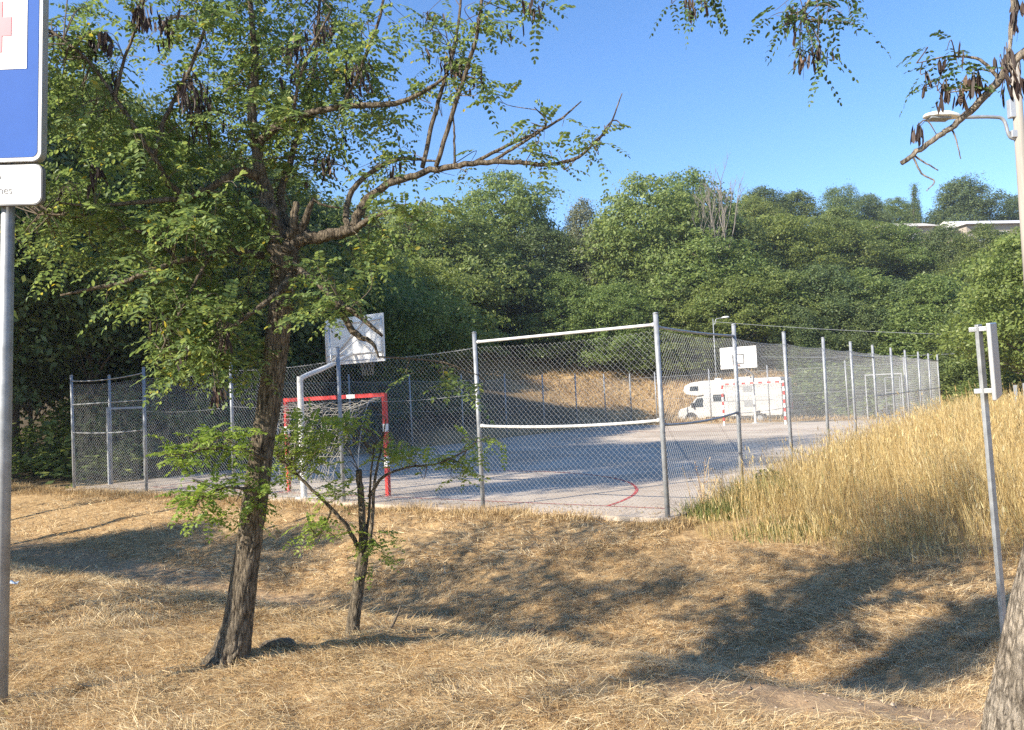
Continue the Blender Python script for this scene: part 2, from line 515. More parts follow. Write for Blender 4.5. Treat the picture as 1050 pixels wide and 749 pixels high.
go = m.build("ground", mg, smooth=True)
tag(go, kind="structure")
ca = go.data.color_attributes.new("zone", 'FLOAT_COLOR', 'POINT')
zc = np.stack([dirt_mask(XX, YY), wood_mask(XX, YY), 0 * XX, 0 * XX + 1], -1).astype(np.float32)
ca.data.foreach_set("color", zc.ravel())

# ------------------------------------------------------------------ court slab and its painted lines
mc, t, b = mat("court_concrete")
tc = N(t, "ShaderNodeTexCoord")
n1 = N(t, "ShaderNodeTexNoise"); n1.inputs["Scale"].default_value = 0.6; n1.inputs["Detail"].default_value = 7; n1.inputs["Roughness"].default_value = 0.6
n2 = N(t, "ShaderNodeTexNoise"); n2.inputs["Scale"].default_value = 40; n2.inputs["Detail"].default_value = 4
for n_ in (n1, n2): t.links.new(tc.outputs["Object"], n_.inputs["Vector"])
c1 = ramp(t, n1.outputs[0], [(0.3, (0.46, 0.375, 0.29)), (0.5, (0.57, 0.475, 0.37)), (0.72, (0.63, 0.54, 0.435))])
c2 = ramp(t, n2.outputs[0], [(0.3, (0.85, 0.85, 0.85)), (0.7, (1, 1, 1))])
x = N(t, "ShaderNodeMix", data_type='RGBA', blend_type='MULTIPLY'); x.inputs[0].default_value = 1
t.links.new(c1, x.inputs[6]); t.links.new(c2, x.inputs[7])
n3 = N(t, "ShaderNodeTexNoise"); n3.inputs["Scale"].default_value = 0.22; n3.inputs["Detail"].default_value = 8; n3.inputs["Distortion"].default_value = 1.2; t.links.new(tc.outputs["Object"], n3.inputs["Vector"])
v3 = N(t, "ShaderNodeTexVoronoi", feature='DISTANCE_TO_EDGE'); v3.inputs["Scale"].default_value = 0.28
w3 = N(t, "ShaderNodeVectorMath", operation='ADD'); t.links.new(tc.outputs["Object"], w3.inputs[0]); t.links.new(n1.outputs["Color"], w3.inputs[1]); t.links.new(w3.outputs[0], v3.inputs["Vector"])
c3 = ramp(t, n3.outputs[0], [(0.38, (0.80, 0.78, 0.76)), (0.55, (1, 1, 1))]); c4 = ramp(t, v3.outputs[0], [(0.0, (0.45, 0.43, 0.40)), (0.006, (1, 1, 1))])
xa = N(t, "ShaderNodeMix", data_type='RGBA', blend_type='MULTIPLY'); xa.inputs[0].default_value = 1; t.links.new(x.outputs[2], xa.inputs[6]); t.links.new(c3, xa.inputs[7])
xb = N(t, "ShaderNodeMix", data_type='RGBA', blend_type='MULTIPLY'); xb.inputs[0].default_value = 0.7; t.links.new(xa.outputs[2], xb.inputs[6]); t.links.new(c4, xb.inputs[7])
t.links.new(xb.outputs[2], b.inputs["Base Color"])
b.inputs["Roughness"].default_value = 0.85; b.inputs["Specular IOR Level"].default_value = 0.25
m = MB()
o4 = [uv(-0.12, -0.15, -0.28), uv(-0.12, CE + 0.15, -0.28), uv(CW + 0.15, CE + 0.15, -0.28), uv(CW + 0.15, -0.15, -0.28)]
m.prism(o4, (0, 0, 0.28))
tag(m.build("sports_court", mc), kind="structure")

M_line = simple("faded_red_line", (0.42, 0.075, 0.06), 0.7, noise=0.35, scale=3)
GN = (7.95, 0.95)      # near goal (u, v)
GF = (7.45, 27.8)      # far goal
m = MB()


def strip(pts, wd, z):
    pts = np.asarray(pts, float); t_ = nrm(np.gradient(pts, axis=0)); nn = np.stack([-t_[:, 1], t_[:, 0]], -1) * wd / 2
    v_ = []
    for p, q in zip(pts, nn):
        a_ = uv(p[0] + q[0], p[1] + q[1], z); b_ = uv(p[0] - q[0], p[1] - q[1], z); v_ += [a_, b_]
    k_ = np.arange(len(pts) - 1) * 2
    m.add(v_, np.stack([k_, k_ + 1, k_ + 3, k_ + 2], -1))


th = np.linspace(0, math.pi, 80)
def area_line(gu, gv, sg, rr, wd):
    a_ = np.linspace(0, math.pi / 2, 40)
    right_ = np.stack([gu - 1.5 - rr * np.cos(a_), gv + sg * rr * np.sin(a_)], -1)
    left_ = np.stack([gu + 1.5 + rr * np.sin(a_), gv + sg * rr * np.cos(a_)], -1)
    strip(np.concatenate([right_, left_]), wd, 0.004)


area_line(GN[0], 0.75, 1, 5.05, 0.065)
area_line(GF[0], GF[1], -1, 5.05, 0.06)
strip([(0.3, 0.75), (7, 0.75), (14.4, 0.75)], 0.035, 0.008)
tag(m.build("court_line", M_line), kind="structure")

# ------------------------------------------------------------------ chain-link fence
def panel_mesh(width, h0, h1, cell=0.09, r=0.0021):
    """woven zigzag wires as square-section rods, in the x-z plane"""
    mb = MB(); hw = cell / 2
    nw = int(round(width / cell)); ns = int((h1 - h0) / hw)
    kk = np.arange(ns + 1)
    for i in range(nw):
        off = hw * ((kk + i) % 2)
        xs = i * cell + (off if i % 2 == 0 else off)
        xs = i * cell + hw * (kk % 2) + 0.0
        xs2 = (i + 1) * cell - hw * (kk % 2)
        for xx in (xs, xs2):
            z = h0 + kk * hw
            # belly of the slack mesh between its posts
            tt = xx / width
            bow = 0.05 * np.sin(np.pi * tt) * np.sin(np.pi * (z - h0) / (h1 - h0) * 1.0 + 0.3)
            y = bow + (0.0012 if xx is xs else -0.0012)
            z = z - 0.05 * np.sin(np.pi * tt) * (z - h0) / (h1 - h0)
            mb_pts = np.stack([xx, y, z], -1)
            yield mb_pts


def make_panel_data(width, h0=0.06, h1=2.78):
    mb = MB()
    for p in panel_mesh(width, h0, h1):
        mb.tube(p, 0.0019, 4, cap=False)
    o = mb.build("mesh_panel", M_wire)
    return o


panel0 = make_panel_data(SP)
panel_used = [False]


def post_mb(h, r=0.038):
    mb = MB()
    mb.tube([(0, 0, -0.35), (0, 0, h * 0.5), (0, 0, h - 0.004)], r, 14)
    mb.tube([(0, 0, h - 0.004), (0, 0, h + 0.012), (0, 0, h + 0.022)], [r * 1.12, r * 1.1, r * 0.55], 14)
    return mb


post0 = post_mb(FH).build("post", M_galv, smooth=False)
for p_ in post0.data.polygons: p_.use_smooth = len(p_.vertices) == 4
post_used = [False]


def add_post(par, loc, lean=(0, 0), h=FH):
    if post_used[0]:
        o = post0.copy(); COL.objects.link(o)
    else:
        o = post0; post_used[0] = True
    o.parent = par; o.location = loc; o.rotation_euler = (lean[0], lean[1], 0); o.scale = (1, 1, h / FH)
    return o


def add_panel(par, p0, p1, sz=1.0, z=0.0):
    if panel_used[0]:
        o = panel0.copy(); COL.objects.link(o)
    else:
        o = panel0; panel_used[0] = True
    d = np.array(p1) - np.array(p0)
    o.parent = par; o.location = (p0[0], p0[1], z)
    o.rotation_euler = (0, 0, math.atan2(d[1], d[0])); o.scale = (np.hypot(d[0], d[1]) / SP, 1, sz)
    return o


def add_rail(par, p0, p1, z0, z1, name, sag=0.0, r=0.022, mat_=None):
    p0 = np.array([p0[0], p0[1], z0]); p1 = np.array([p1[0], p1[1], z1])
    t_ = np.linspace(0, 1, 13)[:, None]
    pts = p0 * (1 - t_) + p1 * t_
    pts[:, 2] -= sag * 4 * (t_ * (1 - t_))[:, 0]
    mb = MB(); mb.tube(pts, r, 8 if r > 0.01 else 5)
    if r > 0.01:
        ax_ = nrm(p1 - p0)
        for q in (p0 + ax_ * 0.06, p1 - ax_ * 0.06):
            mb.tube([q - ax_ * 0.02, q + ax_ * 0.02], r * 1.35, 8)
    return mb.build(name, mat_ or M_galv, par, smooth=True)


def loc2(par, u, v):
    return uv(u, v) - np.array(par.location)


def fence(name, label, pts_uv, panels, base=0.0):
    o = uv(*pts_uv[0])
    par = empty(name, o, label, "fence")
    q = [uv(*p) - o for p in pts_uv]
    for p in q:
        add_post(par, p, (random.uniform(-0.008, 0.008), random.uniform(-0.008, 0.008)))
    for a_, b_ in panels:
        dirn = nrm(q[b_] - q[a_]) * 0.0
        off = np.array([0, 0, 0.0])
        add_panel(par, q[a_] + off, q[b_] + off)
    return par, q


# near short side: six posts
near, q = fence("chain_link_fence", "galvanised wire fence across the near short side of the court, facing the grass bank",
                [(k * SP, 0) for k in range(6)], [(k, k + 1) for k in range(5)])
add_rail(near, q[0], q[1], 2.84, 2.84, "top_rail", 0.0, 0.024, M_whitepost)
add_rail(near, q[0], q[1], 1.42, 1.40, "middle_rail", 0.05, 0.024, M_whitepost)
add_rail(near, q[4], q[5], 2.88, 2.85, "top_rail", 0.06, 0.016)
add_rail(near, q[4], q[5], 2.22, 2.22, "middle_rail", 0.0, 0.014)
add_rail(near, q[4], q[5], 1.50, 1.48, "middle_rail", 0.04, 0.014)
for a_ in (1, 2, 3):
    add_rail(near, q[a_], q[a_ + 1], 1.95, 1.95, "tension_wire", 0.06, 0.004)
    add_rail(near, q[a_], q[a_ + 1], 2.74, 2.74, "tension_wire", 0.05, 0.004)
# right long side
right, q = fence("chain_link_fence", "wire fence running from the near corner post along the right side of the court",
                 [(0, (k + 1) * SP) for k in range(10)], [(k, k + 1) for k in range(9)])
o_ = -vX * SP, -vY * SP
add_panel(right, np.array([o_[0], o_[1], 0]), q[0])
add_rail(right, np.array([o_[0], o_[1], 0]), q[0], 2.80, 2.80, "top_rail", 0.02, 0.02)
add_rail(right, np.array([o_[0], o_[1], 0]), q[0], 1.35, 1.40, "middle_rail", 0.05, 0.02)
for k in range(0, 9):
    add_rail(right, q[k], q[k + 1], 2.74, 2.74, "tension_wire", 0.03, 0.004)
    add_rail(right, q[k], q[k + 1], 1.38, 1.38, "middle_rail", 0.02, 0.016 if k >= 4 else 0.005)
add_rail(right, q[8], q[9], 2.72, 2.72, "top_rail", 0.0, 0.02)
add_rail(right, q[3], q[4], 2.62, 2.62, "top_rail", 0.0, 0.02)
# far short side
us = [0.45, 1.28, 2.5, 3.5, 4.5, 5.0]
far, q = fence("chain_link_fence", "wire fence along the far short side of the court, before the motorhome",
               [(x_ * SP, CL) for x_ in us], [(k, k + 1) for k in range(5)])
for k in range(5):
    add_rail(far, q[k], q[k + 1], 2.74, 2.74, "tension_wire", 0.03, 0.006)
    add_rail(far, q[k], q[k + 1], 1.4, 1.4, "tension_wire", 0.03, 0.006)
# left long side, with an opening near its first post
left, q = fence("chain_link_fence", "wire fence along the shaded left side of the court, beside the wood",
                [(CW, 0.3 * SP + 0.0)] + [(CW, (k + 1) * SP) for k in range(1, 10)], [(k, k + 1) for k in range(9)])
for k in range(1, 9):
    add_rail(left, q[k], q[k + 1], 2.74, 2.74, "tension_wire", 0.03, 0.005)
    add_rail(left, q[k], q[k + 1], 1.5, 1.5, "tension_wire", 0.05, 0.005)


def gate_frame(u0, v0, u1, v1, h, label, ladder=False):
    o = uv(u0, v0); par = empty("gate", o, label, "gate")
    e = uv(u1, v1) - o; L = np.hypot(e[0], e[1]); par.rotation_euler = (0, 0, math.atan2(e[1], e[0]))
    for x_ in (0, L):
        mb = MB(); mb.box((x_, 0, h / 2 - 0.1), (0.06, 0.06, h + 0.2)); mb.build("post", M_galv, par, bevel=0.006)
    mb = MB(); mb.box((L / 2, 0, h + 0.03), (L + 0.06, 0.06, 0.06)); mb.build("lintel", M_galv, par, bevel=0.006)
    if ladder:
        mb = MB()
        for x_ in (0.55 * L, 0.95 * L):
            mb.tube([(x_, -0.1, 0.02), (x_, -0.1, h - 0.15)], 0.02, 8)
        for z_ in (0.05, 0.65, 1.25, h - 0.15):
            mb.tube([(0.55 * L, -0.1, z_), (0.95 * L, -0.1, z_)], 0.017, 8)
        mb.build("gate_leaf", M_galv, par, smooth=True)
    return par


gate_frame(CW, 0.95, CW, 2.0, 2.05, "open grey metal gate frame in the left fence, under the dark trees")
gate_frame(0.47 * SP + 1.75, CL - 0.25, 0.47 * SP + 0.05, CL - 0.25, 2.15, "pale gate frame with a barred leaf at the far right corner of the court", True)

# ------------------------------------------------------------------ goals
def striped(mb, p0, p1, w_, n, first=1):
    p0 = np.array(p0, float); p1 = np.array(p1, float)
    ax_ = p1 - p0; L = np.linalg.norm(ax_); a = ax_ / L
    if abs(a[2]) > 0.9:
        axes = np.array([[1, 0, 0], [0, 1, 0], [0, 0, 1.0]]); size = lambda l: (w_, w_, l)
    else:
        axes = np.array([[1, 0, 0], [0, 1, 0], [0, 0, 1.0]]); size = lambda l: (l, w_, w_)
    for i_ in range(n):
        mb.mi = (i_ + first) % 2
        mb.box(p0 + ax_ * (i_ + 0.5) / n, size(L / n), axes=axes)
    mb.mi = 0


def goal(u, v, facing, label, near_):
    o = uv(u, v); par = empty("goal", o, label, "goal")
    par.rotation_euler = (0, 0, math.atan2(-uY, -uX) + (0 if facing < 0 else math.pi))
    # local: x across, -y = opening towards facing, +y = back of the goal
    for x_ in (-1.5, 1.5):
        mb = MB()
        if near_:
            z_ = 0.0
            for i_, (l, mi) in enumerate([(0.42, 0), (0.17, 0), (0.2, 1), (0.5, 0), (0.16, 1), (0.55, 0)]):
                mb.mi = mi; mb.box((x_, 0, z_ + l / 2), (0.08, 0.08, l)); z_ += l
        else:
            striped(mb, (x_, 0, 0), (x_, 0, 2.0), 0.08, 10, 1)
        mb.build("post", [M_red, M_white], par)
    mb = MB()
    if near_:
        for i_, (a_, b_, mi) in enumerate([(-1.54, -0.7, 0), (-0.7, -0.45, 1), (-0.45, 1.54, 0)]):
            mb.mi = mi; mb.box(((a_ + b_) / 2, 0, 2.04), (b_ - a_, 0.08, 0.08))
    else:
        striped(mb, (-1.54, 0, 2.04), (1.54, 0, 2.04), 0.08, 15, 1)
    mb.build("crossbar", [M_red, M_white], par)
    mb = MB()
    for x_ in (-1.5, 1.5):
        mb.tube(smooth_poly([(x_, 0.03, 2.0), (x_, 0.45, 1.9), (x_, 0.75, 1.1), (x_, 0.85, 0.03)]), 0.009, 6)
        mb.tube([(x_, 0.03, 0.03), (x_, 0.85, 0.03)], 0.009, 6)
    mb.tube([(-1.5, 0.85, 0.03), (1.5, 0.85, 0.03)], 0.009, 6)
    mb.build("back_frame", M_galv, par, smooth=True)
    # net: a slack grid of cords from the bar down to the ground behind
    mb = MB(); r_ = np.random.default_rng(3)
    nu, nv = 25, 19
    U, V = np.meshgrid(np.linspace(-1.48, 1.48, nu), np.linspace(0, 1, nv))
    prof = smooth_poly([(0.0, 2.0), (0.4, 1.75), (0.62, 1.0), (0.75, 0.04)], 8)
    pv = np.linspace(0, 1, len(prof))
    Yn = np.interp(V, pv, prof[:, 0]); Zn = np.interp(V, pv, prof[:, 1])
    Xn = U.copy()
    if near_:
        # torn and gathered towards the middle
        pull = V ** 1.2 * 0.55
        Xn = Xn * (1 - pull) + (0.25) * pull
        Zn = Zn - 0.12 * np.sin((U + 1.5) / 3 * np.pi) * (1 - V)
    Xn = Xn + r_.normal(0, 0.02, U.shape); Yn = Yn + r_.normal(0, 0.03, U.shape); Zn = np.maximum(Zn + r_.normal(0, 0.02, U.shape), 0.02)
    G = np.stack([Xn, Yn, Zn], -1)
    for i_ in range(nu): mb.tube(G[:, i_], 0.0045 if near_ else 0.004, 4, cap=False)
    for j_ in range(nv): mb.tube(G[j_], 0.0045 if near_ else 0.004, 4, cap=False)
    mb.build("net", M_net, par)
    return par


goal(*GN, 1, "near red handball goal with a torn sagging net, seen from behind", True)
goal(*GF, -1, "far handball goal with red and white striped posts, in front of the motorhome", False)

# ------------------------------------------------------------------ basketball hoops
def hoop(u, v, dv, reach, label):
    """pole at (u, v); the arm runs reach metres along dv*v to the board"""
    o = uv(u, v); par = empty("basketball_hoop", o, label, "basketball hoop")
    par.rotation_euler = (0, 0, math.atan2(vY * dv, vX * dv))       # local +x = towards the court
    mb = MB(); mb.tube([(0, 0, 0), (0, 0, 1.3), (0, 0, 2.5)], 0.062, 16); mb.tube([(0, 0, 0.0), (0, 0, 0.03)], 0.17, 16)
    mb.build("pole", M_whitepost, par, smooth=False)
    arm = smooth_poly([(0, 0, 2.40), (0.12, 0, 2.50), (reach * 0.5, 0, 2.72), (reach - 0.1, 0, 3.0)])
    mb = MB(); mb.tube(arm, np.linspace(0.058, 0.045, len(arm)), 12)
    mb.build("arm", M_whitepost, par, smooth=True)
    mb = MB(); mb.box((reach, 0, 3.31), (0.03, 1.8, 1.05)); bo = mb.build("backboard", M_board, par, bevel=0.004)
    mb = MB()
    for s_ in (-1, 1):
        mb.tube([(reach - 0.05, -0.75 * s_, 2.86), (reach - 0.05, 0.35 * s_, 3.72)], 0.017, 6)
        mb.tube([(reach - 0.05, -0.87 * s_, 2.85), (reach - 0.05, -0.87 * s_, 3.77)], 0.014, 6)
        mb.tube([(reach * 0.55, 0, 2.82), (reach - 0.05, 0.75 * s_, 3.62)], 0.016, 6)
        mb.tube([(reach * 0.55, 0, 2.80), (reach - 0.05, -0.45 * s_, 2.84)], 0.014, 6)
    mb.tube([(reach - 0.05, -0.87, 3.0), (reach - 0.05, 0.87, 3.0)], 0.014, 6)
    mb.tube([(reach - 0.05, -0.87, 3.7), (reach - 0.05, 0.87, 3.7)], 0.014, 6)
    mb.build("back_brace", M_whitepost, par, smooth=True)
    mb = MB()
    X_ = reach + 0.017
    for yy, zz, sy, sz in ((0, 3.45, 0.59, 0.05), (0, 3.02, 0.59, 0.05), (-0.27, 3.235, 0.05, 0.38), (0.27, 3.235, 0.05, 0.38)):
        mb.box((X_, yy, zz), (0.006, sy, sz))
    mb.build("target_mark", M_black, bo)
    a = np.linspace(0, 2 * math.pi, 33)
    mb = MB(); mb.tube(np.stack([reach + 0.15 + 0.225 + 0.225 * np.cos(a), 0.225 * np.sin(a), 0 * a + 2.95], -1), 0.010, 6)
    mb.box((reach + 0.09, 0, 2.95), (0.16, 0.12, 0.02))
    mb.build("rim", M_orange, par, smooth=True)
    mb = MB()
    for k_ in range(12):
        a_ = k_ / 12 * 2 * math.pi; b_ = a_ + math.pi / 6
        for s_ in (1, -1):
            zz = np.linspace(2.94, 2.52, 6); rr = np.interp(zz, [2.52, 2.7, 2.94], [0.12, 0.13, 0.22]); aa = a_ + s_ * np.linspace(0, 0.9, 6)
            mb.tube(np.stack([reach + 0.375 + rr * np.cos(aa), rr * np.sin(aa), zz], -1), 0.003, 4, cap=False)
    mb.build("net", M_net, par)
    return par


hoop(8.05, 0.16, 1, 1.6, "near basketball hoop on a white post, the back of its board towards us")
hoop(7.95, 29.6, -1, 2.1, "far basketball hoop with white board and orange rim facing us")

# ------------------------------------------------------------------ motorhome behind the far fence
def motorhome():
    c = uv(11.5, CL + 3.3); z0 = -0.36
    par = empty("motorhome", (c[0], c[1], z0), "white coachbuilt motorhome with an overcab bed, parked behind the far goal", "motorhome")
    par.rotation_euler = (0, 0, math.atan2(uY, uX))
    Lh = 3.2

    def side(prof, hw):
        return [(x_ - Lh, -hw, z_) for x_, z_ in prof]
    mb = MB(); mb.prism(side([(0.05, 0.5), (4.7, 0.5), (4.7, 1.86), (5.1, 1.80), (5.85, 1.93), (6.02, 2.15), (5.92, 2.45), (5.5, 2.64), (4.7, 2.72), (0.12, 2.72), (0, 2.62), (0, 0.9)], 1.1), (0, 2.2, 0))
    body = mb.build("body", M_camper, par, bevel=0.05)
    mb = MB(); mb.prism(side([(4.66, 0.42), (6.3, 0.36), (6.46, 0.48), (6.48, 0.80), (6.36, 1.02), (5.72, 1.18), (5.16, 1.80), (4.66, 1.84)], 0.98), (0, 1.96, 0))
    cab = mb.build("cab", M_camper, par, bevel=0.05)
    for s_ in (-1, 1):
        mb = MB(); mb.prism([(x_ - Lh, s_ * 0.984, z_) for x_, z_ in ((4.82, 1.12), (5.62, 1.12), (5.17, 1.66), (4.82, 1.68))], (0, s_ * 0.006, 0))
        mb.build("side_window", M_glass, cab)
    mb = MB(); mb.prism([(x_ - Lh, -0.85, z_) for x_, z_ in ((5.69, 1.24), (5.20, 1.77), (5.212, 1.782), (5.702, 1.252))], (0, 1.7, 0))
    mb.build("windscreen", M_glass, cab)
    mb = MB(); mb.box((6.5 - Lh, 0, 0.5), (0.1, 1.9, 0.22)); mb.build("bumper", M_grey, cab, bevel=0.03)
    for s_ in (-1, 1):
        mb = MB(); mb.box((6.40 - Lh, s_ * 0.74, 0.88), (0.14, 0.34, 0.18)); mb.build("headlight", M_glass, cab, bevel=0.03)
        mb = MB(); mb.box((5.45 - Lh, s_ * 1.12, 1.25), (0.12, 0.2, 0.3)); mb.build("mirror", M_black, cab, bevel=0.03)
    # left side faces the court: windows, hatches, vents (local +y is the vehicle's left)
    mb = MB()
    for x_, z_, wx, wz in ((3.75, 1.65, 0.75, 0.4),):
        for s_ in (-1, 1):
            mb = MB(); mb.box((x_ - Lh, s_ * 1.108, z_), (wx, 0.02, wz)); mb.build("body_window", M_glass, body, bevel=0.01)
    for s_ in (-1, 1):
        mb = MB(); mb.box((5.3 - Lh, s_ * 1.108, 2.27), (0.55, 0.02, 0.28)); mb.build("body_window", M_glass, body, bevel=0.01)
    for z_ in (2.10, 1.22):
        mb = MB(); mb.mi = 0
        for s_ in (1,):
            mb.box((1.95 - Lh, 1.108, z_), (0.62, 0.02, 0.34))
            mb.mi = 1
            for k_ in range(4): mb.box((1.95 - Lh, 1.121, z_ - 0.11 + k_ * 0.07), (0.52, 0.012, 0.02))
        mb.build("vent", [M_galv, M_grey], body)
    mb = MB(); mb.box((0.85 - Lh, 1.106, 0.85), (0.9, 0.016, 0.45)); mb.build("hatch", M_whitepost, body, bevel=0.01)
    mb = MB(); mb.box((2.6 - Lh, 1.104, 1.3), (0.05, 0.012, 1.4)); mb.box((2.5 - Lh, 1.103, 1.42), (4.0, 0.008, 0.05)); mb.build("trim_strip", M_grey, body)
    for x_, y_, w_ in ((2.4, 0, 0.7), (4.0, 0.3, 0.4)):
        mb = MB(); mb.box((x_ - Lh, y_, 2.78), (w_, w_, 0.12)); mb.build("roof_hatch", M_whitepost, body, bevel=0.02)
    for x_ in (5.62, 1.35):
        for s_ in (-1, 1):
            y_ = s_ * (0.92 if x_ > 4 else 1.04)
            mb = MB(); mb.tube([(x_ - Lh, y_ - 0.09, 0.34), (x_ - Lh, y_ + 0.09, 0.34)], 0.34, 24); wh = mb.build("wheel", M_black, par, bevel=0.02)
            mb = MB(); mb.tube([(x_ - Lh, y_ + s_ * 0.085, 0.34), (x_ - Lh, y_ + s_ * 0.10, 0.34)], 0.19, 16); mb.build("rim", M_galv, wh)
            mb = MB(); a_ = np.linspace(0, math.pi, 15)
            hw = (0.983 if x_ > 4 else 1.103)
            mb.prism([(x_ - Lh + 0.42 * math.cos(q_), s_ * hw, 0.40 + 0.42 * math.sin(q_)) for q_ in a_], (0, s_ * 0.004, 0))
            mb.build("wheel_arch", M_black, par)
    for y_ in (-0.85, 0.85):
        mb = MB(); mb.box((-0.02 - Lh, y_, 1.0), (0.05, 0.15, 0.4)); mb.build("tail_light", M_red, body)


motorhome()

# ------------------------------------------------------------------ signs
def text_mesh(s, size, mat_, parent, name="lettering"):
    cu = bpy.data.curves.new(name, 'FONT'); cu.body = s; cu.size = size; cu.align_x = 'RIGHT'; cu.extrude = 0.0008
    tmp = bpy.data.objects.new("tmp", cu); COL.objects.link(tmp)
    bpy.context.view_layer.update()
    me = bpy.data.meshes.new_from_object(tmp.evaluated_get(bpy.context.evaluated_depsgraph_get()))
    bpy.data.objects.remove(tmp); bpy.data.curves.remove(cu)
    me.name = name; me.materials.clear(); me.materials.append(mat_)
    o = bpy.data.objects.new(name, me); COL.objects.link(o); o.parent = parent
    return o


def rounded(wx, wz, r_, n=6):
    pts = []
    for cx_, cz_, a0 in ((wx / 2 - r_, wz / 2 - r_, 0), (-wx / 2 + r_, wz / 2 - r_, 90), (-wx / 2 + r_, -wz / 2 + r_, 180), (wx / 2 - r_, -wz / 2 + r_, 270)):
        for k_ in range(n + 1):
            a_ = R(a0 + 90 * k_ / n); pts.append((cx_ + r_ * math.cos(a_), cz_ + r_ * math.sin(a_)))
    return pts


def first_aid_sign():
    bp_, d = hit(1, 722); d = float(d); px_ = d / F
    bp_ = at(1, 722, d); g_ = gz(bp_[0], bp_[1])
    par = empty("road_sign", (bp_[0], bp_[1], g_), "blue sign with a red cross above a white plaque, on a grey post", "road sign")
    par.rotation_euler = (0, R(2.1), R(-4))
    zb = at(0, 164, d)[2] - g_; zt = zb + 1.06
    zcen = (zb + zt) / 2
    mb = MB(); mb.tube([(0, 0, -0.3), (0, 0, 1.5), (0, 0, zt - 0.05)], 0.034, 16); po = mb.build("post", M_galv, par)
    for p_ in po.data.polygons: p_.use_smooth = len(p_.vertices) == 4
    cx_ = -7 * px_; W_ = 107 * px_; yf = -0.055

    def plate(name, w_, z0_, z1_, r_, y0, th_, mt, parent=par, cx=None):
        c_ = cx_ if cx is None else cx
        mb_ = MB(); mb_.prism([(c_ + a_, y0, (z0_ + z1_) / 2 + b_) for a_, b_ in rounded(w_, z1_ - z0_, r_)], (0, -th_, 0))
        return mb_.build(name, mt, parent)
    pn = plate("sign_panel", W_, zb, zt, 0.05, yf + 0.02, 0.045, M_alu)
    plate("border", W_ - 0.006, zb + 0.003, zt - 0.003, 0.048, yf - 0.0255, 0.002, M_white, pn)
    plate("blue_field", W_ - 0.045, zb + 0.022, zt - 0.022, 0.035, yf - 0.028, 0.002, M_blue, pn)
    zc_ = at(0, 22, d)[2] - g_
    plate("white_square", 74 * px_, zc_ - 45 * px_, zc_ + 37 * px_, 0.003, yf - 0.0305, 0.002, M_white, pn)
    mb = MB(); a = 10 * px_; l = 20 * px_
    mb.prism([(cx_ + x_ , yf - 0.033, zc_ + z_) for x_, z_ in ((-a, -l * 1.35), (a, -l * 1.35), (a, -a), (l, -a), (l, a), (a, a), (a, l * 1.35), (-a, l * 1.35), (-a, a), (-l, a), (-l, -a), (-a, -a))], (0, -0.002, 0))
    mb.build("red_cross", M_signred, pn)
    z1_ = zb - 0.008; z0_ = z1_ - 43 * px_
    pq = plate("plaque", W_ - 0.01, z0_, z1_, 0.045, yf + 0.02, 0.03, M_signgrey)
    plate("plaque_face", W_ - 0.022, z0_ + 0.006, z1_ - 0.006, 0.04, yf - 0.0105, 0.002, M_white, pq)
    t_ = text_mesh("nes", 0.062, M_signgrey, pq)
    t_.rotation_euler = (R(90), 0, 0); t_.location = (14 * px_ , yf - 0.0135, z0_ + 12 * px_)
    mb = MB(); mb.box((-3 * px_, yf - 0.0135, z1_ - 14 * px_), (8 * px_, 0.002, 3 * px_)); mb.build("lettering", M_signgrey, pq)
    for z_ in (zb + 0.2, zt - 0.2, z0_ + 0.1):
        mb = MB(); mb.box((0, -0.005, z_), (0.1, 0.085, 0.035)); mb.build("clamp", M_alu, par, bevel=0.004)


first_aid_sign()


def edge_sign():
    d = 6.0
    b_ = at(1033, 690, d); g_ = gz(b_[0], b_[1]); t_ = at(1003, 333, d)
    par = empty("road_sign", (b_[0], b_[1], g_), "leaning galvanised post carrying a small sign seen edge-on, before the golden grass", "road sign")
    tl = np.array([t_[0] - b_[0], t_[1] - b_[1], t_[2] - g_])
    mb = MB(); axz = nrm(tl); axx = nrm(np.cross(axz, [0.45, -0.9, 0]) * -1); axy = np.cross(axz, axx)
    Lp = np.linalg.norm(tl)
    mb.box(tl * 0.5 - axz * 0.15, (0.055, 0.03, Lp + 0.3), axes=np.stack([axx, axy, axz]))
    mb.build("post", M_galv, par, bevel=0.005)
    sight = nrm(np.array([b_[0], b_[1], 0])); a_ = R(-5)
    pd = np.array([sight[0] * math.cos(a_) - sight[1] * math.sin(a_), sight[0] * math.sin(a_) + sight[1] * math.cos(a_), 0])
    pn = nrm(np.cross(pd, axz)); pdir = np.cross(axz, pn)
    ctr = tl * (1 - 0.275 / Lp) + axx * 0.0 + pn * 0.085
    mb = MB(); mb.box(ctr, (0.03, 0.5, 0.56), axes=np.stack([pn, pdir, axz])); mb.build("sign_panel", M_alu, par, bevel=0.008)
    for s_ in (0.035, 0.50):
        c_ = tl * (1 - s_ / Lp); mb = MB()
        mb.box(c_ + pn * 0.012, (0.15, 0.05, 0.035), axes=np.stack([pn, pdir, axz]))
        mb.build("clamp", M_alu, par, bevel=0.004)


edge_sign()

for px_, top_, h_, lab in ((1040, 395, 0.32, "thin marker post with a small plate, right of the edge-on sign"),
                           (1049.5, 393, 0.25, "marker post at the extreme right edge of the grass field")):
    d = 24.0; t_ = at(px_, top_, d); g_ = gz(t_[0], t_[1])
    par = empty("marker_post", (t_[0], t_[1], g_), lab, "post")
    mb = MB(); mb.tube([(0, 0, -0.2), (0, 0, (t_[2] - g_) / 2), (0, 0, t_[2] - g_)], 0.03, 8); mb.build("post", M_galv, par)
    mb = MB(); mb.box((0, -0.04, t_[2] - g_ - h_ / 2), (0.10, 0.02, h_)); mb.build("plate", M_alu, par)

